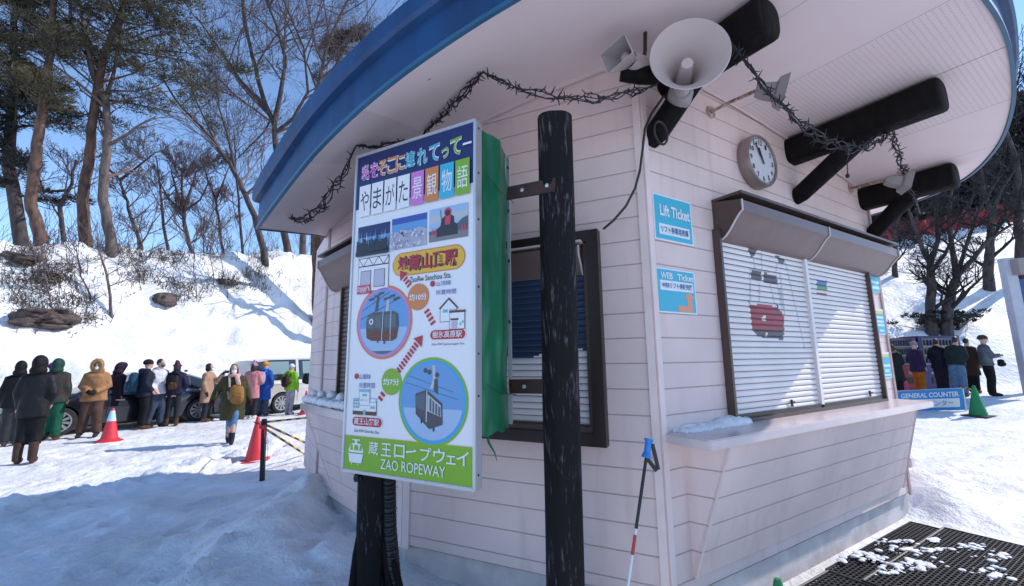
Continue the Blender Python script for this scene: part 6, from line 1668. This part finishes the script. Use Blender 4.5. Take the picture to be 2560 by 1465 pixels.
# twigs, withered leaves and soil showing through the snow
R = random.Random(12); mb = MB(); lf = MB()
PATCH = [(60, 655, 50, 22), (110, 710, 60, 16), (390, 640, 50, 26), (430, 650, 30, 18), (120, 790, 70, 22), (340, 690, 40, 30), (580, 700, 60, 14), (650, 690, 40, 26), (440, 720, 40, 30), (190, 760, 50, 12), (150, 690, 60, 30), (300, 620, 60, 20), (80, 620, 50, 20), (480, 730, 40, 16), (520, 620, 60, 20), (700, 620, 50, 16), (230, 800, 40, 12), (640, 640, 30, 20), (90, 715, 80, 14), (200, 752, 50, 8), (60, 760, 40, 16), (260, 600, 200, 14), (520, 600, 200, 10), (620, 720, 60, 10)]
for (x, y, w, h) in PATCH:
    for i in range(int(w*h/11)):
        px, py = R.gauss(x, w*.75), R.gauss(y, h*.8)
        p = base_at(px, py); d = V((R.gauss(0, .5), R.gauss(0, .5), .6+R.random())).normalized(); L_ = .15+.5*R.random()
        mb.tube([p-Z3*.05, p+d*L_*.5, p+d*L_+V((R.gauss(0, .06), R.gauss(0, .06), -.03))], [.012, .009, .004], 3, False)
        if R.random() < .22: clump(lf, p+d*L_*.5*R.random(), .22, R, 6, .09, .024, .8)
o = mb.build('brush', K['twig']); tag(o, 'thin bare twigs sticking out of the snow bank', 'brush', kind='stuff')
o = lf.build('withered_leaves', K['leaf_br']); tag(o, 'withered brown leaves and soil on the snow bank', 'leaves', kind='stuff')
# far wood behind the crest
R = random.Random(77); mb = MB()
for i in range(95):
    p = plan_q(R.uniform(-250, 840), R.uniform(13, 34)); h = R.uniform(2.5, 5.5); 
    grow(mb, p-Z3*.3, V((R.gauss(0, .12), R.gauss(0, .12), 1)), h, R.uniform(.03, .075), 0, R, .5, .55, (6, 5), 6)
o = mb.build('woodland', K['twig']); tag(o, 'thicket of thin bare trees beyond the crest', 'woodland', kind='stuff')
# ------------------------------------------------------------------ right side: machines, banner, slope, fence, trees
K['vm_red'] = mat('machine_red', (.30, .012, .02), .4); K['vm_blue'] = mat('machine_blue', (.012, .015, .14), .4); K['vm_glass'] = mat('machine_window', (.035, .04, .06), .15); K['vm_pale'] = mat('machine_pale', (.20, .23, .28), .4)
K['banner'] = mat('banner_blue', (.02, .22, .52), .6, bump=.2, bscale=4); K['banner_w'] = mat('banner_white', (.66, .67, .70), .6)
vd = 14.1; va = pt(2410, 965, vd); vx = V((.80, -.60, 0)).normalized(); vy = V((vx.y*-1, vx.x, 0))*1.0
vx = V((.74, -.67, 0)).normalized(); vy = V((.67, .74, 0))
def machine(x0, x1, m, label, seed, top=.0):
    """vending machine whose front spans two pixel columns"""
    a, b = pt(x0, 965, vd), pt(x1, 965, vd); zb = ground(a.x, a.y)-.03; a.z = b.z = zb
    w = 1.05 if x1-x0 < 90 else 1.15
    c = (a+b)/2; e = (b-a); e.z = 0; e.normalize(); n = V((e.y, -e.x, 0)); w = (b-a).length
    root = empty('vending_machine', c, label, 'vending machine', 'vending machines by the snow slope'); H = 1.83+top
    mb = MB(); mb.box(c+Z3*(H/2)-n*.36, e*(w/2), n*.36, Z3*(H/2)); mb.build('cabinet', m, root, bevel=.02, smooth=40)
    mb = MB(); mb.box(c+Z3*1.30+n*.004, e*(w*.42), n*.006, Z3*.45); wd = mb.build('display_window', K['vm_glass'], root)
    R = random.Random(seed); mb = MB()
    mats = [K['shut_dk'], K['shut_blue'], K['shut_dk'], K['shut_dk'], K['bark_pine'], K['vm_glass'], K['vm_blue']]
    for r in range(3):
        for i in range(10):
            u = (-.38+.076*i+.03)*w; z = .93+.29*r; mb.lathe([(.028, 0), (.03, .01), (.03, .13), (.02, .16), (.014, .18)], c+e*u+n*.022+Z3*z, Z3, 10, R.randrange(7))
    mb.build('bottle_display', mats, wd, smooth=40)
    mb = MB()
    for r in range(3): mb.box(c+n*.014+Z3*(.90+.29*r), e*(w*.41), n*.012, Z3*.018)
    mb.build('price_strip', K['vm_pale'], wd)
    mb = MB(); mb.box(c+Z3*.36+n*.004, e*(w*.30), n*.012, Z3*.10); mb.build('pickup_flap', K['black'], root, bevel=.005)
    mb = MB(); mb.box(c+Z3*.62+e*(w*.2)+n*.004, e*.10, n*.01, Z3*.06); mb.box(c+Z3*.60-e*(w*.28)+n*.004, e*.05, n*.01, Z3*.04); mb.build('coin_panel', K['vm_pale'], root)
    return root
machine(2226, 2308, K['vm_red'], 'red vending machine beside the blue one', 2, -.06)
machine(2312, 2420, K['vm_blue'], 'large dark blue vending machine with a lit display', 4)
# banner hung on a bar
ba, bb_ = base_at(2222, 1016), base_at(2412, 1024)
bd = (pt(2412, 1024, 1)-EYEP)
def bpt(x, y): return on(x, y, BA0, BN)
BA0 = base_at(2414, 1028); q_ = base_at(2215, 1023); be = (BA0-q_); be.z = 0; be.normalize()
be = V((.93, -.30, 0)).normalized(); BN = V((be.y, -be.x, 0))
bl, br_ = bpt(2120, 985), bpt(2408, 971); bl2, br2 = bpt(2120, 1032), bpt(2415, 1024)
root = empty('banner', BA0, 'blue banner reading GENERAL COUNTER on the snow beyond the booth', 'banner')
def BP(u, v, o=0.0): 
    top = bl.lerp(br_, u); bot = bl2.lerp(br2, u); return bot.lerp(top, v)+BN*(o+.03*math.sin(u*9)*v*(1-v)*2+.012*math.sin(u*23))
mb = MB(); mb.grid(lambda u, v: BP(u, v), 60, 14); mb.grid(lambda u, v: BP(u, v, -.006), 60, 14); mb.build('cloth', K['banner'], root, smooth=60)
mb = MB(); mb.grid(lambda u, v: BP(lerp(.10, .955, u), lerp(.14, .56, v), .005), 50, 8); mb.build('white_field', K['banner_w'], root, smooth=60)
def btext(s, u0, u1, v0, v1, mi, bold):
    vs, fs = text_geo(s, bold); ax = min(v[0] for v in vs); bx_ = max(v[0] for v in vs); ay = min(v[1] for v in vs); by = max(v[1] for v in vs)
    mbt.add([BP(lerp(u0, u1, (v[0]-ax)/(bx_-ax)), lerp(v0, v1, (v[1]-ay)/(by-ay)), .011) for v in vs], fs, mi)
mbt = MB(); btext('GENERAL COUNTER', .475, .955, .64, .88, 0, .03); btext('総合カウンター', .54, .90, .22, .48, 1, .0)
mbt.build('lettering', [K['banner_w'], K['navytext']], root)
mb = MB(); mb.tube([BP(0, 1)+Z3*.01, BP(1, 1)+Z3*.01], .014, 6)
for u in (.02, 1.0): mb.tube([BP(u, 1)+Z3*.02, V((BP(u, 0).x, BP(u, 0).y, ground(BP(u, 0).x, BP(u, 0).y)-.1))], .014, 6)
mb.build('frame_pole', K['alu'], root, smooth=60)
cone(base_at(2262, 985), .70, .16, K['cone_pink'], 'pink red cone behind the blue banner', base='round')
a_, b2_ = BP(1.0, 1)+V((0, .1, .03)), base_at(2447, 1040)+Z3*.62
bar(a_, b2_, 'short yellow and black bar between banner and green cone', 7)
# post of another building at the right edge
pc = pt(2550, 830, 12.6); zg = ground(pc.x, pc.y); root = empty('noticeboard', V((pc.x, pc.y, zg)), 'pale upright board post with a blue panel at the right edge', 'board')
K['post_pale'] = mat('pale_post', (.50, .50, .56), .6, var=.1); K['panel_blue'] = mat('panel_blue', (.02, .07, .22), .3); K['panel_brown'] = mat('panel_brown', (.30, .24, .24), .6)
mb = MB(); pz1 = pt(2520, 640, 12.6).z; mb.box(V((pc.x, pc.y, (zg+pz1)/2)), V((.11, -.05, 0)), V((.03, .12, 0)), Z3*((pz1-zg)/2)); mb.build('post', K['post_pale'], root, bevel=.01)
mb = MB(); p = pt(2595, 755, 12.7); mb.box(p, V((.42, -.16, 0)), V((.01, .03, 0)), Z3*.72); mb.build('panel', K['panel_blue'], root, bevel=.01)
mb = MB(); p = pt(2572, 665, 12.55); mb.box(p, V((.30, -.10, 0)), V((.03, .12, 0)), Z3*.24); mb.build('header', K['panel_brown'], root, bevel=.01)
# trees of the right slope
def tree_r(x, y, pix, r, lab, seed, tops, limbs, kids, up=.25, spread=.8, dd=None):
    b = base_at(x, y); dp = (b-EYEP).dot(FW)+(dd or 0); bare_tree(b, pix, dp, r, lab, seed, limbs, K['bark_dark'], K['twig_dk'], kids=kids, tops=tops, up=up, spread=spread, rr=.6, group='trees on the right slope')
tree_r(2325, 832, [(2328, 760), (2330, 700), (2326, 660)], .19, 'dark forked tree behind the red vending machine', 101, [(1, [(2305, 620, 0), (2285, 560, .2), (2262, 500, .4)], .10), (1, [(2345, 600, 0), (2340, 520, .2), (2350, 440, .3)], .10), (.9, [(2360, 640, .2), (2400, 560, .4), (2440, 480, .5)], .08)], 6, (4, 4, 4))
tree_r(2362, 835, [(2372, 760), (2380, 720), (2392, 690)], .20, 'dark forked tree behind the blue vending machine', 103, [(1, [(2380, 620, 0), (2372, 540, .3), (2380, 460, .3)], .11), (1, [(2430, 650, -.2), (2470, 600, -.3), (2530, 560, -.4)], .11), (1, [(2420, 600, .3), (2450, 520, .3), (2500, 440, .4)], .08)], 6, (4, 4, 4))
tree_r(2470, 722, [(2472, 650), (2476, 600), (2480, 540)], .20, 'dark straight trunk on the upper right slope', 107, [(1, [(2460, 480, 0), (2450, 400, .2)], .10), (1, [(2500, 480, 0), (2540, 420, .3)], .10)], 6, (4, 4, 4))
tree_r(2555, 700, [(2550, 600), (2545, 500), (2540, 400)], .2, 'dark bare tree by the upright board at the right edge', 109, [(1, [(2520, 340, 0), (2500, 280, .2)], .1)], 6, (4, 4, 4))
b = base_at(2235, 690); bare_tree(b, [(2240, 620), (2240, 560)], (b-EYEP).dot(FW), .12, 'low dark bare tree just past the booth on the slope', 113, 9, K['bark_dark'], K['twig_dk'], kids=(5, 5, 4), tops=[(1, [(2260, 520, 0), (2290, 480, .2)], .06), (1, [(2215, 540, 0), (2190, 500, .2)], .06)], group='trees on the right slope', rr=.5)
# evergreen shrub above the machines
R = random.Random(8)
for x, y, n_, lab in ((2325, 828, 16, 'dark evergreen shrub above the red vending machine'), (2395, 826, 12, 'dark evergreen shrub above the blue vending machine')):
    b = base_at(x, y); root = empty('evergreen_shrub', b, lab, 'shrub', 'shrubs above the machines'); mb = MB(); nb = MB()
    for i in range(n_):
        d = V((R.gauss(0, .55), R.gauss(0, .35), .25+.5*R.random())); mb.tube([b, b+d*.6, b+d], [.02, .014, .008], 4, False); clump(nb, b+d, .24, R, 90, .10, .022, .5)
    mb.build('stem', K['bark_dark'], root); nb.build('foliage', K['needle_dk'], root)
# red netting fence and dark wooded hillside
K['net_red'] = mat('red_netting', (.42, .025, .03), .7, var=.75, vscale=1.4, col2=(.07, .012, .02), detail=6)
fa, fb = base_at(2190, 612), base_at(2556, 552)
R = random.Random(21)
pts_ = []
for i in range(11):
    x = 2150+i*50; y = interp(x, [2150, 2200, 2560, 2650], [612, 602, 545, 530]); pts_.append(base_at(x, y+4))
for i in range(10):
    a, b = pts_[i], pts_[i+1]; root = empty('safety_fence', a, 'section of red safety netting along the top of the snow slope', 'fence', 'red netting sections above the slope')
    mb = MB(); h0 = 1.0+.25*R.random(); 
    mb.grid(lambda u, v: a.lerp(b, .04+.92*u)+Z3*(v*h0-.15+.10*math.sin(u*7+i)*(v))+V((0, .12*math.sin(u*9+v*3), 0)), 14, 8)
    mb.build('netting', K['net_red'], root, smooth=60)
    mb = MB(); mb.tube([a-Z3*1.0, a+Z3*1.2], .05, 6); mb.build('stake', K['bark_dark'], root)
R = random.Random(33); mb = MB(); nb = MB(); TT = V((RN.y, -RN.x, 0))
for i in range(520):
    qq = 12.6+16*R.random()**1.4; tt_ = R.uniform(-7, 30)
    if tt_ > 9 and qq < 19 and R.random() < .8: continue
    p = RP+RN*qq+TT*tt_; p.z = ground(p.x, p.y)-.4
    h = min(9, 2.2+.75*(qq-12.6))*R.uniform(.8, 1.2)
    grow(mb, p, V((R.gauss(0, .1), R.gauss(0, .1), 1)), h, R.uniform(.08, .18), 0, R, .35, .8, (6, 4), 6, minr=.02)
    if i % 5:
        for k in range(13):
            u = .12+.88*R.random(); clump(nb, p+V((R.gauss(0, .8*(1.1-u)), R.gauss(0, .8*(1.1-u)), h*u)), 1.15-.7*u, R, 36, .45, .09, .5)
o = mb.build('woodland', K['twig_dk']); tag(o, 'dense dark trunks of the wooded hillside at right', 'woodland', kind='stuff')
o = nb.build('woodland_foliage', K['needle_dk']); tag(o, 'dark foliage of the wooded hillside at right', 'woodland', kind='stuff')

# ------------------------------------------------------------------ rubber mats in front of the counter
def mat_rubber():
    m = mat('rubber_mat', (.010, .009, .010), .55); return m
K['mat'] = mat_rubber()
def rmat(o, ex, ey, w, h, label, pitch=.043, z=.0):
    """open grid mat: bars and cross pieces round real holes"""
    root = empty('rubber_mat', o, label, 'mat', 'rubber mats before the ticket counter'); mb = MB(); t = .013
    nx_, ny_ = int(w/pitch), int(h/(pitch*.62)); dx, dy = w/nx_, h/ny_; b = .28
    def zz(p): return .0+.006*noise.noise(V((p.x*1.5, p.y*1.5, 2)))
    for j in range(ny_+1):
        y = j*dy
        for i in range(nx_):
            a, c = o+ex*(i*dx)+ey*y, o+ex*((i+1)*dx)+ey*y; e = ey*(dy*b/2); q = [a-e, c-e, c+e, a+e]
            mb.add([v+Z3*(zz(v)+t) for v in q]+[v+Z3*(zz(v)) for v in q], [(0, 1, 2, 3), (0, 4, 5, 1), (2, 6, 7, 3)])
    for j in range(ny_):
        for i in range(nx_+1):
            x = (i+(.5 if j % 2 else 0))*dx
            if x > w: continue
            a, c = o+ex*x+ey*(j*dy+dy*b/2), o+ex*x+ey*((j+1)*dy-dy*b/2); e = ex*(dx*.12); q = [a-e, a+e, c+e, c-e]
            mb.add([v+Z3*(zz(v)+t-.001) for v in q]+[v+Z3*(zz(v)) for v in q], [(0, 1, 2, 3), (0, 3, 7, 4), (1, 5, 6, 2)])
    mb.build('grid', K['mat'], root)
    bm_ = MB(); 
    pts = [o, o+ex*w, o+ex*w+ey*h, o+ey*h]
    for i in range(4):
        p, q = pts[i], pts[(i+1) % 4]; bm_.tube([p+Z3*.008, p.lerp(q, .5)+Z3*.009, q+Z3*.008], .009, 6)
    bm_.build('rim', K['mat'], root, smooth=60)
def mo(u, o_, z): p = wR(u, z, o_); return p
rmat(mo(1.52, .10, .045), dR, nR, 1.62, .24, 'narrow strip of black rubber mat along the booth foundation', z=.0)
rmat(mo(1.52, .315, .060), dR, nR, 1.64, 1.5, 'large black rubber mat with snow lumps before the far shutter', z=.0)
rmat(mo(.0, .12, .050), dR, nR, 1.50, 1.6, 'large black rubber mat before the near shutter', z=.0)
rmat(mo(2.45, .95, .085), (dR+nR*.1).normalized(), (nR-dR*.1).normalized(), 1.1, .9, 'small black rubber mat laid over the larger one', z=.0)
R = random.Random(14); mb = MB()
SP_ = [(2225, 1352, 10, 60, 8), (2185, 1395, 12, 22, 10), (2330, 1350, 6, 20, 8), (2290, 1375, 22, 70, 10), (2420, 1365, 12, 40, 14), (2500, 1390, 10, 40, 12), (2290, 1410, 20, 60, 12), (2160, 1385, 8, 30, 6), (2100, 1400, 6, 20, 8), (2230, 1430, 12, 50, 12), (2470, 1430, 10, 60, 14)]
for x, y, n_, sx, sy in SP_:
    for i in range(n_*4):
        p = gz(R.gauss(x, sx*.55), R.gauss(y, sy*.5), .075); u, o_ = st_of(p)
        r = .003+.015*R.random()**3
        mb.ell(p+Z3*r*.1, r*1.9, r*1.5, r*.6, 9, 6)
o = mb.build('snow_lumps', K['snow_pile'], remesh=.0045, smo=1); tag(o, 'small lumps of snow scattered over the black mats', 'snow', kind='stuff')
